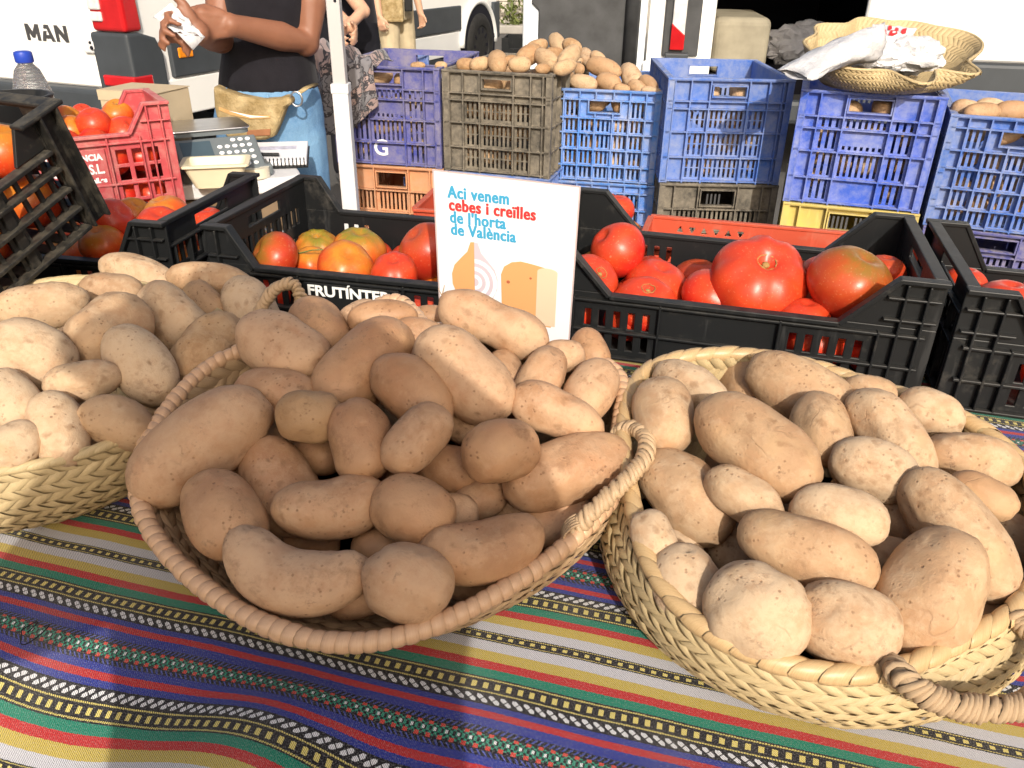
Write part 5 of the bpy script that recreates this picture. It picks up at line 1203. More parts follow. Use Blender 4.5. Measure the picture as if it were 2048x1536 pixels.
for k, z in enumerate((.04, .115)): under(RCm, .44, .20, z, 6, 2, 'tomato in a lower layer of the pink-red crate', GP, 5+k, (0, 0, 1), .95)
for k, z in enumerate((.045, .12)): under(TM, .40, .30, z, 5, 3, 'tomato inside the tilted dusty crate', 'tomatoes in the tilted dusty crate', 8+k, (1, 0, 1, 3), 1.0)
o = bpy.data.objects.new('tomato', TPRO[0]); link(o); tp = P(1235, 420, .825); o.matrix_world = Matrix.Translation((tp.x, tp.y, tp.z)) @ Matrix.Scale(1.0, 4); tag(o, 'tomato in the brick-red low crate behind the price sign', 'tomato', 'tomatoes in the low red crate')
o = bpy.data.objects.new('tomato', TPRO[1]); link(o); o.matrix_world = RL2 @ Matrix.Translation((.42, .09, .05)); tag(o, 'tomato low in the brick-red crate behind the price sign', 'tomato', 'tomatoes in the low red crate')
# ================================================================== price sign
TLs, TRs = PY(865, 338, .975), PY(1162, 372, .935)
sx_ = (TRs-TLs); SW = sx_.length; sx_.normalize()
best = None
for deg in range(-40, 41):
    nrm = Matrix.Rotation(rad(deg), 3, sx_) @ (sx_.cross(Vector((0, 0, 1))).normalized()); upv = nrm.cross(sx_)
    if upv.z < 0: upv = -upv
    for hh in np.linspace(.17, .26, 19):
        q = proj(TRs-upv*hh); e = math.hypot(q[0]-1146, q[1]-675); ql = proj(TLs-upv*hh); e += .7*abs(ql[0]-880)
        if best is None or e < best[0]: best = (e, deg, hh, upv.copy())
SH = best[2]+.035; upv = best[3]; nrm = sx_.cross(upv)
SM = Matrix((sx_, upv, nrm)).transposed().to_4x4(); SM.translation = TLs-upv*SH      # local x right, y up, z towards us
if SM.to_3x3().col[2].dot(CAM-TLs) < 0: raise SystemExit('sign faces away')
sg = thing('price_sign', 'white laminated sign with blue and red lettering among the potatoes', 'sign', SM)
b = MB(); b.box((.002, .002, 0), (SW-.002, SH-.002, .0012)); b.build('sign_board', MT['paper'], sg)
lam = plain('lamination_film', (.55, .45, .45), .15, .6, .05, 5, 0)
b = MB(); b.box((0, 0, .0002), (.002, SH, .001)); b.box((SW-.002, 0, .0002), (SW, SH, .001)); b.box((.002, SH-.002, .0002), (SW-.002, SH, .001)); b.box((.002, 0, .0002), (SW-.002, .002, .001)); b.build('lamination_edge', lam, sg)
INK_B = plain('blue_ink', (.055, .36, .60), .5, .3, .03, 5, 0); INK_R = plain('red_ink', (.75, .045, .045), .5, .3, .03, 5, 0)
sc_ = SW/.185
for k, (tx, ink) in enumerate((('Aci venem', INK_B), ('cebes i creïlles', INK_R), ("de l'horta", INK_B), ('de València', INK_B))):
    text_obj('lettering', tx, ink, sg, Matrix.Translation((.0185*sc_+.0007*k, SH-(.0345+.0170*k)*sc_, .0014)), .0228*sc_, .0002, .0004*sc_, .74, font_space=1.10, dup=.0012*sc_)
def ink(n, c): return plain(n, c, .6, .2, .02, 5, 0)
oy = SH-.178*sc_
def flat(name, poly, col, z): 
    b = MB(); b.prism([(x*sc_, y*sc_+oy) for x, y in poly], z, z+.00012, Matrix(((1,0,0,0),(0,0,1,0),(0,1,0,0),(0,0,0,1)))); return b.build(name, col, sg)
Ih, Iw = ink('ink_peach', (.72, .36, .15)), ink('ink_lilac', (.58, .50, .56)); Ip = ink('ink_pale_peach', (.76, .56, .40)); Ir = ink('ink_brown', (.42, .12, .06)); Iq = ink('ink_white', (.86, .85, .87))
arc = [(math.cos(a), math.sin(a)) for a in np.linspace(math.pi/2, 3*math.pi/2, 16)]
lob = [(.052, .085), (.047, .0845), (.0425, .070), (.034, .060), (.0245, .048), (.0205, .034), (.021, .018), (.028, .0), (.052, -.006)]
flat('onion_half', lob, Ih, .0014)
lob2 = [(.104-x, y) for x, y in lob]; flat('onion_cut', lob2, Iw, .0014)
for i, rr_ in enumerate((.033, .0275, .022, .0165, .011, .006)):
    pts = [(.0522, .026+rr_*1.05)]+[(.0522+rr_*.93*math.sin(a), .026+rr_*1.05*math.cos(a)) for a in np.linspace(0, math.pi, 14)]+[(.0522, .026-rr_*1.05)]
    flat('onion_ring', pts, Iq if i % 2 == 0 else Iw, .0016+i*.00016)
pot = [(.088, .043), (.092, .055), (.102, .063), (.114, .066), (.130, .064), (.146, .061), (.158, .050), (.163, .035), (.162, .005), (.158, -.03), (.09, -.03)]
flat('potato_drawing', pot, Ih, .00145)
flat('potato_cut', [(.150+.0125*math.cos(a), .024+.036*math.sin(a)) if False else (.150+.0135*math.cos(a), (.055 if math.sin(a) > 0 else -.028)+(.006 if math.sin(a) > 0 else .0)*math.sin(a)) for a in np.linspace(0, 6.28, 40)[:-1]], Ip, .0017)
for x, y, r in ((.098, .033, .0024), (.128, .043, .0017)): flat('potato_eye', [(x+r*math.cos(a), y+r*math.sin(a)) for a in np.linspace(0, 6.28, 14)[:-1]], Ir, .0019)
b = MB(); b.box((SW*.5-.006, -.10, -.006), (SW*.5+.006, SH*.6, -.0004)); b.build('stake', WOOD, sg)
# dry root standing up in front of the sign
b = MB(); o_ = PY(884, 612, .93); b.tube([o_, o_+Vector((.001, 0, .016)), o_+Vector((.004, 0, .028))], [.0012, .0009, .0004], 5); b.tube([o_+Vector((.001, 0, .012)), o_+Vector((-.004, 0, .024))], [.0008, .0003], 5)
tag(b.build('dry_root', MT['straw_tan']), 'thin dry forked root standing in front of the price sign', 'root')
# ================================================================== tent pole and draped scarf
pc = PY(684, 200, 2.02)
pl = thing('tent_pole', 'white square tent pole with a telescopic joint', 'pole', Matrix.Translation((pc.x, pc.y, 0)))
b = MB(); b.box((-.019, -.019, .0), (.019, .019, 1.02)); b.build('outer_tube', MT['white'], pl, bevel=.003)
b = MB(); b.box((-.0155, -.0155, 1.021), (.0155, .0155, 2.6)); b.build('inner_tube', MT['pole'], pl, bevel=.0025)
b = MB(); b.box((-.021, -.021, 1.00), (.021, .021, 1.022)); b.build('joint_collar', MT['white'], pl, bevel=.002)
b = MB(); b.tube([(.006, -.0162, 1.20), (.006, -.0150, 1.20)], .0035, 10); b.build('pin_hole', MT['dark'], pl)
b = MB(); b.box((-.06, -.06, 0.001), (.06, .06, .008)); b.build('foot_plate', MT['pole'], pl)
def scarf_mat():
    g = G('floral_scarf'); v = g.tc('UV'); w = g.vmath('ADD', v, g.vmath('SCALE', g.noise(5, 3, .6, v, out='Color'), .30))
    a = g.voro(5.5, w, 'DISTANCE_TO_EDGE'); p = g.voro(5.5, w, out='Color'); s = g.noise(14, 2, .5, w)
    c = g.mix(g.step(g.xyz(p)[0], .45, .5), (.34, .25, .23), (.20, .19, .20)); c = g.mix(g.math('LESS_THAN', a, .055), c, (.05, .045, .05))
    st = g.math('LESS_THAN', g.math('FRACT', g.math('MULTIPLY', g.xyz(w)[0], 16.)), .25); c = g.mix(g.math('MULTIPLY', st, g.step(g.xyz(p)[1], .55, .6)), c, (.06, .055, .06))
    c = g.mix(g.step(s, .60, .64), c, (.07, .065, .07)); return g.done(c, .85, .2, g.bump(g.noise(200, 2), .2, .001), sheen=.2)
SC = scarf_mat()
Mc, wc, dc, hc_ = CR['c1']
def scarf():
    # sheet laid over the left end of the dark blue crate, falling down its front
    n, m = 44, 46; vs = []; uv = []
    for j in range(m+1):
        s = j/m
        for i in range(n+1):
            t = i/n
            x = -.075+t*.245+.02*math.sin(s*4)*(1-t)
            fold = .014*math.sin(t*17+s*2.5)+.009*math.sin(t*31-s*5)+.006*mnoise.noise(Vector((t*9, s*9, 0)))
            if s < .32:                       # lying over the rim, bunched up
                y = .16-(s/.32)*.185; z = hc_+.012+.035*math.sin(s/.32*math.pi)*(.6+.4*math.sin(t*5+1))+fold*.9
            else:
                q = (s-.32)/.68; y = -.025-.010*math.sin(q*3)+fold*.75; z = hc_+.008-q*(.235-.09*abs(t-.28)**1.3-.12*max(0, t-.62))
            if t < .12 and s > .3: z += (.12-t)*.3
            vs.append(Mc @ Vector((x-.0*s, y, z))); uv.append((t, s*1.3))
    fs = [(j*(n+1)+i, j*(n+1)+i+1, (j+1)*(n+1)+i+1, (j+1)*(n+1)+i) for j in range(m) for i in range(n)]
    me = bpy.data.meshes.new('patterned_scarf'); me.from_pydata(vs, [], fs); ul = me.uv_layers.new(name='UVMap')
    for l in me.loops: ul.data[l.index].uv = uv[l.vertex_index]
    me.polygons.foreach_set('use_smooth', [True]*len(me.polygons)); me.materials.append(SC); o = link(bpy.data.objects.new('patterned_scarf', me)); sm = o.modifiers.new('t', 'SOLIDIFY'); sm.thickness = .002
    tag(o, 'grey and pink floral cloth draped over the dark blue crate behind the pole', 'cloth')
scarf()
# ================================================================== seller's side table with scales, notebook, tray
STZ = .84; sc0 = P(606, 352, STZ); STM = rotz((sc0.x, sc0.y, 0), 22) @ Matrix.Translation((-.52, 0, 0))
st = thing('side_table', 'small white plastic table with rounded corners holding the scales', 'table', STM)
def rrect(w, d, r, n=6):
    out = []
    for cx, cy, a0 in ((w-r, r, -90), (w-r, d-r, 0), (r, d-r, 90), (r, r, 180)):
        for k in range(n+1): a = rad(a0+90*k/n); out.append((cx+r*math.cos(a), cy+r*math.sin(a)))
    return out
Mxy = Matrix(((1,0,0,0),(0,0,1,0),(0,1,0,0),(0,0,0,1)))
b = MB(); b.prism(rrect(.52, .46, .05), STZ-.035, STZ, Mxy); b.build('table_top', MT['white'], st, bevel=.006, seg=3)
for x, y in ((.05, .05), (.47, .05), (.05, .41), (.47, .41)): b = MB(); b.tube([(x, y, 0.002), (x, y, STZ-.036)], .016, 10); b.build('leg', MT['white'], st, smooth=True)
# scales
so_ = P(408, 325, STZ+.05); scm = rotz((so_.x+.02, so_.y+.02, STZ+.001), 30) @ Matrix.Scale(.74, 4)
sc = thing('weighing_scale', 'grey shop scale with white round keys and steel pan', 'scale', scm)
b = MB(); b.prism([(-.10, 0), (.17, 0), (.17, .035), (-.10, .035)], .02, .30); b.build('base', MT['scale_grey'], sc, bevel=.008)
tilt_ = Matrix.Translation((-.085, .02, .03)) @ Matrix.Rotation(rad(36), 4, 'X')
b = MB(); b.box((-.01, 0, -.025), (.235, .135, 0), tilt_); b.build('console', MT['scale_grey'], sc, bevel=.006, seg=3)
b = MB(); b.box((.005, .015, .0005), (.095, .12, .002), tilt_); b.build('display', MT['screen'], sc)
for i in range(5):
    for j in range(5):
        if j == 4 and i < 2: continue
        b = MB(); b.lathe([(.0062, .0003), (.0062, .003), (.0048, .0042)], 10, tilt_ @ Matrix.Translation((.118+i*.0225, .018+j*.0245, 0)) @ Matrix.Diagonal((1.25, 1, 1, 1))); b.build('key', MT['paper'], sc, smooth=True)
b = MB(); b.prism(rrect(.26, .20, .03), .0, .006, Matrix.Translation((-.115, .135, .125)) @ Mxy); b.build('pan', MT['metal'], sc, bevel=.0025)
b = MB(); b.prism(rrect(.25, .19, .03), .0, .012, Matrix.Translation((-.11, .14, .112)) @ Mxy); b.box((-.02, .20, .035), (.04, .26, .1115)); b.build('pan_carrier', MT['scale_grey'], sc)
# cream tray
to = P(438, 366, STZ+.005); tmx = rotz((to.x, to.y, STZ+.001), 14)
tr = thing('tray', 'cream plastic tapered tray at the corner of the white table', 'tray', tmx)
w0, d0, w1, d1, hh = .095, .055, .128, .085, .052
def tray_ring(w, d, z, r=.012): return [Vector((x-w/2, y-d/2, z)) for x, y in rrect(w, d, r, 4)]
rings = [tray_ring(w0, d0, 0), tray_ring(w1, d1, hh), tray_ring(w1+.016, d1+.016, hh+.001), tray_ring(w1+.016, d1+.016, hh-.004), tray_ring(w1+.002, d1+.002, hh-.004)]
inn = [tray_ring(w1-.004, d1-.004, hh+.0011), tray_ring(w0-.004, d0-.004, .003)]
b = MB(); k = len(rings[0]); vs = [p for q in (rings[0], rings[1]) for p in q]
b.add([p for q in ([rings[0], rings[4], rings[3], rings[2]]+inn) for p in q], [tuple(range(k-1, -1, -1))]+[(i*k+j, i*k+(j+1) % k, (i+1)*k+(j+1) % k, (i+1)*k+j) for i in range(5) for j in range(k)]+[tuple(5*k+j for j in range(k))]); b.build('tray_body', MT['tray'], tr, smooth=True)
# notebook with spiral and pen
no = P(528, 322, STZ+.02); nm_ = rotz((no.x, no.y, STZ+.001), 12)
nb = thing('notebook', 'open spiral notebook with white pages lying on the white table', 'notebook', nm_)
b = MB(); b.box((-.10, 0, 0), (.10, .23, .004)); b.build('cover', MT['black'], nb)
b = MB(); b.box((-.098, .008, .0045), (.097, .229, .017)); b.build('page_block', MT['paper'], nb, bevel=.002)
b = MB(); b.box((-.02, .13, .0173), (.07, .17, .0176)); b.build('printed_note', plain('faint_print', (.55, .55, .66), .7, .2, .3, 60, 0), nb)
for i in range(22):
    x = -.093+i*.0088; b = MB(); b.tube([(x, .004+.010*math.cos(a), .012+.011*math.sin(a)) for a in np.linspace(0, 6.28, 12)[:-1]], .0011, 4, closed=True); b.build('spiral_ring', MT['black'], nb)
pn = thing('pen', 'black pen lying on the open notebook pages', 'pen', nm_ @ Matrix.Translation((-.09, .075, .0222)) @ Matrix.Rotation(rad(-12), 4, 'Z'))
b = MB(); b.tube([(0, 0, 0), (.11, 0, 0)], .0042, 8); b.build('barrel', MT['black'], pn, smooth=True); b = MB(); b.tube([(.111, 0, 0), (.125, 0, 0)], .0044, 8); b.build('cap', MT['black'], pn, smooth=True)
ta = P(512, 345, STZ+.01); b = MB(); b.lathe([(.012, 0), (.031, 0), (.031, .022), (.012, .022), (.012, .0)], 28, Matrix.Translation((ta.x, ta.y, STZ+.001)))
tp_ = b.build('tape_roll', plain('tape', (.72, .66, .52), .35, .5, .05, 30, .05), None, smooth=True); tag(tp_, 'roll of pale sticky tape between tray and notebook', 'tape roll')
# ================================================================== bottle, bowl rim, cardboard box behind the red crate
def glass():
    g = G('clear_pet'); r = g.noise(3, 2, .5, g.vmath('MULTIPLY', g.tc(), (20, 20, 90)))
    return g.done((.93, .96, .98), .08, .5, g.bump(g.math('SINE', g.math('ADD', g.math('MULTIPLY', g.xyz(g.tc())[2], 900.), g.math('MULTIPLY', r, 9.))), .5, .003), trans=.92, ior=1.33)
bo = PY(68, 195, 1.75); bt = thing('water_bottle', 'clear ribbed water bottle with a blue cap behind the red crate', 'bottle', Matrix.Translation((bo.x, bo.y, TZ+.0015)))
zt_ = PY(55, 120, 1.75).z-TZ; zs_ = zt_
b = MB(); b.lathe([(.036, 0), (.040, .006), (.041, zt_*.55), (.040, zt_*.66), (.036, zt_*.80), (.024, zt_*.93), (.014, zt_*.97), (.0135, zt_)], 28); b.build('bottle_body', glass(), bt, smooth='all')
b = MB(); b.lathe([(.0165, zt_-.006), (.0175, zt_-.004), (.0175, zt_+.010), (.0165, zt_+.014), (.012, zt_+.016)], 22); b.build('cap', plain('blue_cap', (.02, .06, .42), .35, .5, .05, 30, 0), bt, smooth=True)
bw = PY(15, 192, 1.6); b = MB(); b.lathe([(.05, 0), (.075, bw.z-TZ-.01), (.08, bw.z-TZ), (.07, bw.z-TZ), (.045, .01)], 26, Matrix.Translation((bw.x, bw.y, TZ+.0015))); tag(b.build('bowl', MT['black'], None, smooth='all'), 'dark round bowl behind the tilted dusty crate', 'bowl')
cb = PY(255, 190, 1.95); cbm = rotz((cb.x, cb.y, TZ+.0015), -15) @ Matrix.Translation((-.08, 0, 0)); hb = cb.z-TZ+.004
cx_ = thing('cardboard_box', 'plain cardboard box behind the pink-red crate', 'box', cbm)
b = MB(); b.box((0, 0, 0), (.16, .12, hb)); b.build('carton', MT['cardboard'], cx_, bevel=.002)
b = MB(); b.box((-.002, -.002, hb-.02), (.162, -.0003, hb+.001)); b.box((-.002, -.002, hb+.0012), (.08, .122, hb+.003)); b.box((.081, -.002, hb+.0012), (.162, .122, hb+.003)); b.build('flap', MT['cardboard'], cx_)
# ================================================================== straw basket with plastic bags on the violet blue crate
sbc = P(1790, 98, 1.075)
Sp = [(1622,98),(1640,72),(1700,52),(1780,46),(1870,55),(1940,65),(1966,86),(1958,104),(1925,122),(1860,132),(1780,138),(1700,138),(1655,128)]
STY = .26; RS = (P(1966, 98, 1.075)-P(1622, 98, 1.075)).length/2
ff = fill_rim(Sp, sbc.x, sbc.y, 1.075, 0, STY, RS)
zb_ = SZ+.004
bS, rimS, offS = basket('shallow straw basket full of white plastic bags on the violet blue crate', (sbc.x, sbc.y), 1.075, 0, STY, ff, .14, 8, .0125, (MT['straw'], MT['straw']), zb_, .0042, .016, .8, 6, bctr=(sbc.x-.03, sbc.y), group=None)
def bag_mat():
    g = G('white_plastic_bag'); n = g.noise(30, 4, .6)
    return g.done(g.mix(g.step(n, .4, .7), (.55, .55, .57), (.68, .68, .70)), .35, .5, g.bump(g.noise(45, 4, .7, None, 1.5), .6, .01))
BAG = bag_mat(); REDINK = plain('red_print', (.62, .03, .03), .4, .4, .05, 20, 0)
def crumple(name, ctr, sx, sy, sz, seed, mat, label, cat='plastic bag', group='white plastic bags', rot=0., lod=4):
    d, f = ICO[lod]; r = np.random.default_rng(seed); k = np.ones(len(d))
    for i in range(26):
        w = r.normal(size=3)*(1.2+i*.32); k += .16/(1+i*.22)*(np.abs(np.sin(d@w+r.uniform(0, 6.28)))-.6)
    X = d*k[:, None]*np.array([sx, sy, sz]); me = mesh_np(name, X, f, mat); me.set_sharp_from_angle(angle=rad(32))
    o = link(bpy.data.objects.new(name, me)); o.matrix_world = Matrix.Translation(ctr) @ Matrix.Rotation(rot, 4, 'Z'); tag(o, label, cat, group); return o
crumple('plastic_bag', PY(1818, 112, sbc.y-.02), .085, .06, .045, 3, BAG, 'crumpled white plastic bag heaped in the shallow straw basket', rot=-.4)
crumple('plastic_bag', PY(1755, 120, sbc.y-.04), .07, .05, .032, 5, BAG, 'flat white plastic bag beside the roll in the straw basket')
# the roll: layered strip of bags curling over the rim
def roll():
    t = thing('bag_roll', 'roll of white carrier bags with red print hanging over the basket rim', 'bag roll')
    Yc = sbc.y-.05; E1 = PY(1752, 88, Yc-.03); E0 = PY(1588, 150, Yc-.17); ax = (E0-E1); hv = Vector((.12, -.05, 1)).normalized(); wv = ax.cross(hv).normalized()
    for k in range(5):
        b = MB(); vs = []; nS, nA = 16, 24; f = 1-k*.17
        for i in range(nS+1):
            q = i/nS; c = E1+ax*(q*(1-.05*k)+.0)-ax*.012*k+Vector((0, 0, .012*math.sin(q*math.pi)))
            rh = (.040*(1-q)**.7+.006)*f; rw = (.030+.028*q)*f; ph = .35*q
            for j in range(nA):
                th = 2*math.pi*j/nA; wr = 1+.10*math.sin(th*5+q*9+k)+.06*math.sin(th*9-q*14)
                vs.append(c+hv*(rh*math.sin(th)*wr)+wv*(rw*math.cos(th)*wr)+ax.normalized()*.006*math.sin(3*th+k))
        b.add(vs, [(i*nA+j, i*nA+(j+1) % nA, (i+1)*nA+(j+1) % nA, (i+1)*nA+j) for i in range(nS) for j in range(nA)])
        o = b.build('bag_layer', BAG, t, smooth='all'); o.modifiers.new('t', 'SOLIDIFY').thickness = .0012
    rj = random.Random(2)
    o = thing('carrier_bag', 'white carrier bag with red printed marks spread in the straw basket', 'plastic bag', None, 'white plastic bags')
    n = 24; vs = []
    cs = [PY(1745, 48, sbc.y+.03), PY(1835, 58, sbc.y+.05), PY(1790, 118, sbc.y-.04), PY(1738, 120, sbc.y-.06)]
    def S(a, c): return (cs[0]*(1-a)+cs[1]*a)*(1-c)+(cs[3]*(1-a)+cs[2]*a)*c+Vector((0, -.012, .02))*math.sin(a*math.pi)*math.sin(c*math.pi)+Vector((0, 0, .006))*mnoise.noise(Vector((a*6, c*6, 2)))
    vs = [S(i/n, j/n) for j in range(n+1) for i in range(n+1)]
    b = MB(); b.add(vs, [(j*(n+1)+i, j*(n+1)+i+1, (j+1)*(n+1)+i+1, (j+1)*(n+1)+i) for j in range(n) for i in range(n)]); p_ = b.build('bag_sheet', BAG, o, smooth='all'); p_.modifiers.new('t', 'SOLIDIFY').thickness = .001
    for a, c, w, h in ((.18, .18, .09, .05), (.38, .20, .05, .10), (.55, .22, .05, .09), (.74, .26, .07, .10), (.26, .38, .07, .09), (.50, .42, .12, .10), (.30, .60, .05, .05)):
        b = MB(); q = [S(a+dx*w, c+dy*h*1.3)+Vector((0, -.0030, .0022)) for dx, dy in ((-.8, -.6), (.5, -.9), (1, .4), (.2, 1), (-.9, .7))]; b.add(q, [(0, 1, 2, 3, 4)]); m_ = b.build('printed_mark', REDINK, o); m_.modifiers.new('t', 'SOLIDIFY').thickness = .0006
roll()
# pile of bags in the dark load space
for i, (u, v, s) in enumerate(((1585, 92, .20), (1618, 70, .15), (1560, 100, .12))):
    c = RVM.inverted() @ PD(u, v, 5.9); c = RVM @ c; c.z = max(c.z, .62+s*.5)
    crumple('plastic_bag', c, s, s*.7, s*.6, 20+i, BAG, 'white plastic bag in the pile inside the open van', group='bags piled inside the van')
# ================================================================== people
def cap(b, pts, rr, n=12):
    b.tube(pts, rr, n, caps=True)
    for p, r in zip(pts, rr):
        d, f = ICO[3]; b.add([Vector(p)+Vector(q)*r*.985 for q in d.tolist()], f)
def ringloft(b, rings, n=28):
    """rings: (centre, side vector, front vector) ellipses"""
    vs = []
    for c, a, e in rings:
        for j in range(n): t = 2*math.pi*j/n; vs.append(Vector(c)+Vector(a)*math.cos(t)+Vector(e)*math.sin(t))
    k = len(rings)
    b.add(vs, [tuple(range(n-1, -1, -1)), tuple((k-1)*n+j for j in range(n))]+[(i*n+j, i*n+(j+1) % n, (i+1)*n+(j+1) % n, (i+1)*n+j) for i in range(k-1) for j in range(n)])
def flesh(b, name, mat, parent, vox=.006, sm=6):
    o = b.build(name, mat, parent, smooth='all'); m = o.modifiers.new('remesh', 'REMESH'); m.mode = 'VOXEL'; m.voxel_size = vox; m.use_smooth_shade = True
    s = o.modifiers.new('smooth', 'SMOOTH'); s.iterations = sm; s.factor = .5; return o
def hand(b, wrist, knuck, side, palm_n, curl, r=.0085, thumb=None, spread=1.):
    """palm and five fingers; side = direction from little finger to index, palm_n = palm normal (fingers curl that way)"""
    w = Vector(wrist); k = Vector(knuck); d = (k-w).normalized(); s = Vector(side).normalized(); s = (s-d*s.dot(d)).normalized(); n = Vector(palm_n).normalized()
    for t in (-.75, -.25, .25, .75): cap(b, [w+s*t*.02, k+s*t*.034], [.014, .0125], 8)
    for i, (t, L) in enumerate(((-.95, .062), (-.32, .078), (.32, .086), (.95, .076))):
        p = k+s*t*.034; pts = [p]; dd = d.copy(); 
        for j, f in enumerate((.45, .32, .25)):
            a = curl*(1+.12*i)*(.55, 1., .9)[j]; dd = (dd*math.cos(a)+n*math.sin(a)).normalized(); n2 = (n*math.cos(a)-dd*0)
            pts.append(pts[-1]+dd*L*f); n = (n-dd*n.dot(dd)).normalized()
        n = Vector(palm_n).normalized(); cap(b, pts, [r*1.08, r, r*.94, r*.82], 8)
    tb_ = w.lerp(k, .35)+s*.026; th_ = Vector(thumb) if thumb is not None else (d*.7+s*.6+n*.4).normalized()
    cap(b, [tb_, tb_+th_*.034+s*.008, tb_+th_*.064+d*.004], [.0125, .011, .0088], 8)
def head(b, c, fwd, r=.098):
    c = Vector(c); f = Vector(fwd).normalized(); s = f.cross(Vector((0, 0, 1))).normalized()
    d, fc = ICO[4]; vs = []
    for q in d.tolist():
        x, y, z = q; w = 1-.20*max(0, -z)**1.5; vs.append(c+s*x*r*.80*w+f*y*r*(.98+.06*max(0, -z)*max(0, y))*1.0+Vector((0, 0, 1))*z*r*1.22)
    b.add(vs, fc)
    cap(b, [c+f*r*.93+Vector((0, 0, .012)), c+f*r*1.13+Vector((0, 0, -.022))], [.010, .014], 8)            # nose
    cap(b, [c+f*r*.86-s*.018+Vector((0, 0, -.060)), c+f*r*.90+Vector((0, 0, -.058)), c+f*r*.86+s*.018+Vector((0, 0, -.060))], [.007, .009, .007], 8)   # lips
    for k in (-1, 1):
        cap(b, [c+s*k*r*.80+Vector((0, 0, .022)), c+s*k*r*.82-f*.008+Vector((0, 0, -.022))], [.012, .008], 8)
def face_bits(c, fwd, parent, r=.098):
    c = Vector(c); f = Vector(fwd).normalized(); s = f.cross(Vector((0, 0, 1))).normalized()
    for k in (-1, 1):
        b = MB(); p = c+f*r*.90+s*k*.033+Vector((0, 0, .008)); d, fc = ICO[3]; b.add([p+Vector(q)*.0115 for q in d.tolist()], fc); e = b.build('eye', MT['paper'], parent, smooth='all')
        b = MB(); b.add([p+f*.0062+Vector(q)*.0062 for q in d.tolist()], fc); b.build('iris', MT['hair'], e, smooth='all')
def hair(c, fwd, parent, r=.098, length=.12, mat='hair'):
    c = Vector(c); f = Vector(fwd).normalized(); s = f.cross(Vector((0, 0, 1))).normalized(); d, fc = ICO[4]; vs = []
    for x, y, z in d.tolist():
        k = 1.10+.03*math.sin(x*17+z*13); cut = .74 if (y > .42 and z < .42) else 1.
        zz = z*r*1.26*k
        if z < 0 and y < .3: zz = z*(r*1.2+length)*(.55+.45*min(1, (.3-y)))
        vs.append(c+s*x*r*.86*k*cut+f*(y*r*k*cut*(.98 if cut == 1 else .95)-.010)+Vector((0, 0, zz+.008)))
    b = MB(); b.add(vs, fc); return b.build('hair', MT[mat], parent, smooth='all')
def denim():
    g = G('blue_denim'); n = g.noise(7, 4, .6); w = g.noise(260, 2, .5, g.vmath('MULTIPLY', g.tc(), (1, 1, 3)))
    c = g.mix(g.step(n, .35, .7), (.085, .20, .38), (.17, .33, .52)); c = g.mix(g.math('MULTIPLY', g.step(w, .4, .7), .25), c, (.38, .50, .62)); return g.done(c, .85, .2, g.bump(g.noise(16, 4, .6), .5, .012))
def canvas():
    g = G('worn_canvas'); n = g.noise(22, 5, .65); c = g.mix(g.step(n, .35, .68), (.24, .17, .075), (.46, .36, .20)); return g.done(c, .9, .15, g.bump(n, .9, .015))
DEN = denim(); CAN = canvas(); ZIP = plain('zip_tape', (.50, .30, .12), .7, .3, .1, 40, .1)
WY = 2.32
def w(u, v, dy=0.): return PY(u, v, WY+dy)
wb = w(532, 170); wom = thing('person', 'woman in black sleeveless top, jeans and canvas waist bag handling a plastic bag', 'person', Matrix.Translation((wb.x, wb.y+.02, 0))); wo = Vector((wb.x, wb.y+.02, 0))
fdir = Vector((-.28, -.96, 0)); sdir = Vector((.96, -.28, 0))
def ring(v, uL, uR, dep, dz=0): 
    a, c = w(uL, v), w(uR, v); m = (a+c)/2; hw = (c-a).length/2; return (m-wo+Vector((0, .03, dz)), sdir*hw, fdir*dep)
b = MB(); hd_ = w(528, -225, .0)-wo
shL = w(612, -70, .03)-wo; shR = w(448, -70, .03)-wo
elL = w(611, 84, -.02)-wo; wrL = w(462, 50, -.20)-wo; knL = w(408, 50, -.235)-wo
elR = w(440, 78, -.06)-wo; wrR = w(398, 66, -.26)-wo; knR = w(352, 52, -.28)-wo
cap(b, [shL, shL.lerp(elL, .5)+Vector((.012, 0, 0)), elL, elL.lerp(wrL, .35), wrL], [.046, .043, .038, .037, .026])
cap(b, [shR, shR.lerp(elR, .5), elR, elR.lerp(wrR, .35), wrR], [.046, .042, .037, .036, .025])
ringloft(b, [ring(-20, 452, 612, .09), ring(-80, 448, 616, .085), ((shL+shR)/2+Vector((0, .0, .02)), sdir*.12, fdir*.065)])
hc0 = Vector(((shL+shR)/2)+Vector((0, -.01, .235)))
cap(b, [(shL+shR)/2+Vector((0, 0, 0)), hc0-Vector((0, 0, .09))], [.052, .047]); head(b, hc0, (-.4, -.9, -.2))
hand(b, wrL, knL, (.1, .1, 1), (.1, -.35, -.9), .45, thumb=(-.95, -.1, .12))
hand(b, wrR, knR, (.15, -.05, 1), (.55, -.5, -.5), .85, thumb=(-.5, -.1, .75))
flesh(b, 'body', MT['skin'], wom, .0055, 4)
face_bits(hc0, (-.4, -.9, -.2), wom); hair(hc0, (-.4, -.9, -.1), wom, length=.16)
b = MB(); ringloft(b, [ring(178, 428, 634, .118), ring(150, 431, 630, .118), ring(110, 437, 624, .112), ring(60, 438, 622, .112), ring(10, 436, 624, .12), ring(-30, 440, 620, .125), ring(-70, 470, 598, .08)]); flesh(b, 'sleeveless_top', MT['black_cloth'], wom, .007, 5)
b = MB(); ringloft(b, [ring(166, 430, 630, .112), ring(200, 424, 640, .125), ring(240, 420, 646, .135), ring(285, 428, 645, .135)])
c0 = ring(270, 428, 645, .13)[0]
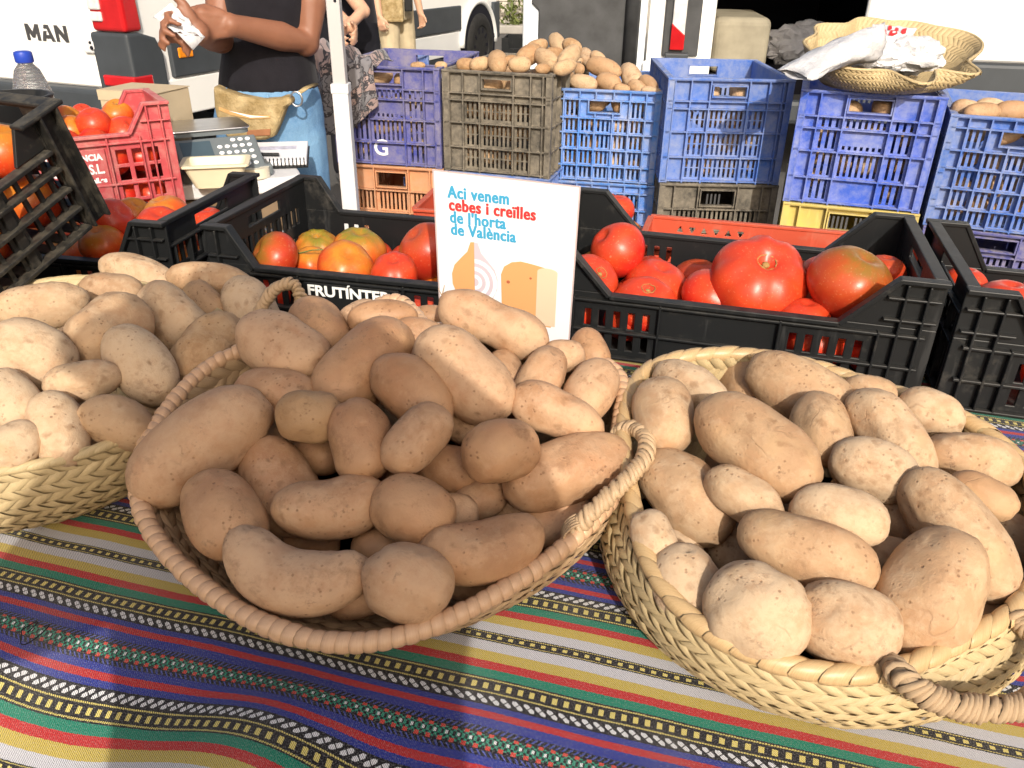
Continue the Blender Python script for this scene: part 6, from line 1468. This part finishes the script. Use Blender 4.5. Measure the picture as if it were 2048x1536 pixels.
for k, s in ((-1, .98), (1, 1.)):
    hp_ = c0+sdir*k*.078; kn = hp_+Vector((k*.02, -.02, 0)); kn.z = .50; an = kn+Vector((0, .03, 0)); an.z = .09
    cap(b, [hp_, hp_.lerp(kn, .5), kn, kn.lerp(an, .4), an], [.088, .078, .060, .058, .045])
flesh(b, 'jeans', DEN, wom, .008, 4)
for k in (-1, 1):
    kn = c0+sdir*k*.078; b = MB(); cap(b, [Vector((kn.x+k*.02, kn.y, .04)), Vector((kn.x+k*.03-.03, kn.y-.15, .032))], [.042, .036]); flesh(b, 'shoe', MT['black_cloth'], wom, .01, 3)
# waist bag
def sheet(poly, dy, th, name, mat, parent, bev=.006, o=None):
    b = MB(); pts = [w(u, v, dy)-(o or wo) for u, v in poly]; y0 = pts[0].y; b.prism([(p.x, p.z) for p in pts], y0, y0+th); return b.build(name, mat, parent, bevel=bev, seg=3)
wbg = [(424,170),(448,182),(480,192),(520,200),(555,198),(575,190),(587,207),(570,217),(560,245),(547,274),(530,281),(500,282),(456,278),(436,255),(427,215)]
bag = sheet(wbg, -.155, .05, 'waist_bag', CAN, wom, .012)
sheet([(437,214),(460,222),(500,230),(540,232),(540,237),(500,238),(460,230),(437,220)], -.158, .004, 'zip', ZIP, bag, .001)
sheet([(458,222),(500,231),(538,234),(500,235)], -.1595, .002, 'zip_opening', MT['paper'], bag, 0)
sheet([(494,261),(541,258),(540,271),(493,273)], -.158, .004, 'leather_patch', plain('tan_leather', (.30, .13, .06), .6, .3, .2, 40, .2), bag, .001)
b = MB(); rc_ = w(593, 198, -.14)-wo; b.tube([rc_+Vector((.015*math.cos(a), 0, .018*math.sin(a))) for a in np.linspace(0, 6.28, 20)[:-1]], .0026, 6, closed=True); b.build('ring', MT['metal'], bag, smooth='all')
b = MB(); b.tube([w(598, 186, -.14)-wo, w(612, 176, -.12)-wo, w(630, 168, -.04)-wo], [.009, .010, .010], 8, flat=.35); b.build('strap', CAN, bag, smooth='all')
for u, v in ((447, 172), (531, 184)):
    b = MB(); p = w(u, v, -.135)-wo; b.box((p.x-.004, p.y+.012, p.z-.034), (p.x+.004, p.y+.018, p.z-.006)); b.build('belt_loop', DEN, wom, bevel=.002)
# clear bag in her hands
g = G('clear_polythene'); PLY = g.done((.80, .81, .84), .22, .5, g.bump(g.noise(60, 4, .7, None, 1.), .7, .006), alpha=.62)
b = MB(); n = 16; cs = [w(307, 33, -.31), w(342, 5, -.30), w(410, 74, -.29), w(354, 66, -.32)]
def S2(a, c): return (cs[0]*(1-a)+cs[1]*a)*(1-c)+(cs[3]*(1-a)+cs[2]*a)*c+Vector((0, .008, .006))*mnoise.noise(Vector((a*5, c*7, 1)))
vs = [S2(i/n, j/n) for j in range(n+1) for i in range(n+1)]; b.add(vs, [(j*(n+1)+i, j*(n+1)+i+1, (j+1)*(n+1)+i+1, (j+1)*(n+1)+i) for j in range(n) for i in range(n)])
tip = [w(354, 66, -.32), w(410, 74, -.29), w(386, 100, -.31)]; b.add(tip, [(0, 1, 2)])
o = b.build('clear_bag', PLY, None, smooth='all'); o.modifiers.new('t', 'SOLIDIFY').thickness = .0015; tag(o, "folded clear plastic bag held between the woman's hands", 'plastic bag')
# ---- people further back
def figure(label, base, fd, trouser, top, skin, hands, hgt=1.70, arms=None, shoe='black_cloth', sleeve=True):
    base = Vector(base); f = Vector((*fd, 0)).normalized(); s = f.cross(Vector((0, 0, 1))); k = hgt/1.70
    p = thing('person', label, 'person', Matrix.Translation(base)); Z = Vector((0, 0, 1))
    b = MB()
    ringloft(b, [(Z*1.02*k, s*.155, f*.11), (Z*.95*k, s*.17, f*.125), (Z*.86*k, s*.175, f*.13), (Z*.80*k, s*.16, f*.12)])
    for q in (-1, 1):
        h = Z*.86*k+s*q*.085; kn = Z*.49*k+s*q*.10+f*.03; an = Z*.10*k+s*q*.11
        cap(b, [h, h.lerp(kn, .5), kn, kn.lerp(an, .45), an], [.094, .086, .070, .066, .058])
    flesh(b, 'trousers', trouser, p, .01, 3)
    b = MB(); ringloft(b, [(Z*.94*k, s*.172, f*.125), (Z*1.08*k, s*.158, f*.112), (Z*1.25*k, s*.175, f*.12), (Z*1.38*k, s*.175, f*.105), (Z*1.45*k, s*.09, f*.07)])
    sk = MB()
    for q in (-1, 1):
        sh_ = Z*1.38*k+s*q*.175; el, hd = [base.__class__(x)-base for x in arms[q]] if arms else (Z*1.08*k+s*q*.23, Z*.84*k+s*q*.24+f*.06)
        cap(b, [sh_, sh_.lerp(el, .55)], [.062, .056])
        cap(sk, [sh_.lerp(el, .3), el, hd], [.046, .041, .028])
        dn = (hd-el).normalized(); hand(sk, hd, hd+dn*.07, s.cross(dn) if abs(s.dot(dn)) < .9 else Z, (s*-q)*.5-Z*.3, .7)
    flesh(b, 'shirt', top, p, .01, 4)
    hc = Z*1.585*k+f*.02; cap(sk, [Z*1.40*k, hc-Z*.09], [.056, .05]); head(sk, hc, f); flesh(sk, 'body', skin, p, .008, 3)
    face_bits(hc, f, p); hair(hc, f, p, length=.03)
    for q in (-1, 1):
        b = MB(); cap(b, [Z*.045+s*q*.11-f*.03, Z*.038+s*q*.115+f*.16], [.045, .038]); flesh(b, 'shoe', MT[shoe], p, .012, 2)
    return p
BEIGE = plain('beige_cargo_cotton', (.47, .39, .26), .9, .15, .18, 9, .5)
b2 = PY(792, 60, 7.2); pb = figure('person in beige cargo trousers with a belt pouch beside the parked van', (b2.x, b2.y, 0), (.75, -.55), BEIGE, plain('green_shirt', (.03, .45, .06), .8, .2, .1, 10, .2), MT['skin_light'], None, 1.72)
pq = Vector((b2.x, b2.y, 0))
b = MB(); b.box((-.09, -.19, .80), (.09, -.13, .98)); b.build('belt_pouch', CAN, pb, bevel=.015)
b = MB(); b.box((.10, -.17, .88), (.16, -.12, .99)); b.build('radio_clip', MT['black'], pb, bevel=.008)
b3 = PY(722, 40, 5.0)
pk = figure('person in black leaning beside blue crates, bare forearm bent', (b3.x-.10, 5.15, 0), (.35, -.9), plain('black_trousers', (.015, .015, .02), .9, .15, .2, 10, .2), MT['black_cloth'], MT['skin_light'], None, 1.66, arms={-1: (Vector((b3.x-.22, 5.0, 1.08)), PY(700, 52, 4.72)), 1: (PY(726, 22, 4.85), PY(694, 56, 4.68))})
c3 = PY(698, 84, 4.55)
for i in range(3):
    h = .26; Mx = rotz((c3.x-.02, 4.55, .001+i*(h+.004)), -10); tall_crate(('bottom', 'middle', 'top')[i]+' blue crate of the stack beside the person in black', 'blue', Mx, .34, .40, h, 'lattice', 'blue crates by the parked van')
# ---- the photographer, whose shadow falls on the baskets
HEADP = Vector((-.125, -.40, 1.595))
px_, py_ = -.035, -.40
PH = thing('person', 'unseen photographer in dark clothes holding up a phone, straw hat added to shape the shadow', 'person', Matrix.Translation((px_, py_, 0))); po = Vector((px_, py_, 0)); Z = Vector((0, 0, 1)); X = Vector((1, 0, 0)); Yv = Vector((0, 1, 0))
sz_ = 1.44
b = MB(); ringloft(b, [(Z*.98, X*.14, Yv*.11), (Z*1.12, X*.125, Yv*.10), (Z*1.30, X*.135, Yv*.11), (Z*1.40, X*.17, Yv*.11), (Z*sz_, X*.17, Yv*.10), (Z*1.51+X*.025, X*.13, Yv*.10), (Z*1.58+X*.035, X*.095, Yv*.09), (Z*1.625+X*.035, X*.06, Yv*.06)])  # upper rings raised to close light gaps in the cast shadow
ARM = {-1: (Vector((-.265, -.37, 1.36)), Vector((-.075, -.085, 1.275))), 1: (Vector((.118, -.38, 1.50)), Vector((.020, -.32, 1.585)))}  # right arm lifted to fill out the shadow beside the hat
sk = MB()
for q in (-1, 1):
    sh_ = Z*(sz_)+X*q*.17; el, hd = [v_-po for v_ in ARM[q]]
    cap(b, [sh_, sh_.lerp(el, .6), el, el.lerp(hd, .6)], [.070, .064, .058, .046]); cap(sk, [el.lerp(hd, .5), hd], [.036, .027])
    hand(sk, hd, hd+(Vector((.02, .035, .035)) if q < 0 else Vector((-.06, .0, .02))), (0, .2, 1) if q < 0 else (0, 1, .2), (-q, .2, 0) if q < 0 else (0, -.3, -1), .8)
flesh(b, 'jacket', MT['black_cloth'], PH, .01, 4)
hc = HEADP-po; cap(sk, [Z*(sz_), hc-Z*.09], [.058, .05]); head(sk, hc, (.1, 1, -.3)); flesh(sk, 'body', MT['skin_light'], PH, .008, 3); face_bits(hc, (.1, 1, -.3), PH); hair(hc, (.1, 1, -.1), PH, length=.14)
b = MB(); b.lathe([(.135, .040), (.130, .047), (.092, .058), (.088, .12), (.070, .155), (.03, .165)], 30, Matrix.Translation(hc) @ Matrix.Rotation(rad(-6), 4, 'X')); b.build('shadow_hat', MT['straw'], PH, smooth='all')  # unseen hat, added to shape the top of the shadow on the baskets
b = MB(); ringloft(b, [(Z*1.02, X*.145, Yv*.115), (Z*.90, X*.165, Yv*.13), (Z*.80, X*.16, Yv*.12)])
for q in (-1, 1): cap(b, [Z*.86+X*q*.085, Z*.49+X*q*.10+Yv*.02, Z*.09+X*q*.11], [.094, .068, .05])
flesh(b, 'trousers', DEN, PH, .01, 3)
for q in (-1, 1):
    b = MB(); cap(b, [Z*.045+X*q*.11-Yv*.03, Z*.038+X*q*.115+Yv*.16], [.045, .038]); flesh(b, 'shoe', MT['black_cloth'], PH, .012, 2)
ph = thing('phone', "dark phone held up in the photographer's hands", 'phone', Matrix.Translation((.015, -.03, 1.295)) @ Matrix.Rotation(-PITCH*.6, 4, 'X'))
b = MB(); b.box((-.075, -.008, -.037), (.075, 0, .037)); b.build('case', MT['black'], ph, bevel=.006); b = MB(); b.box((-.070, -.0095, -.033), (.070, -.0082, .033)); b.build('screen', MT['screen'], ph)
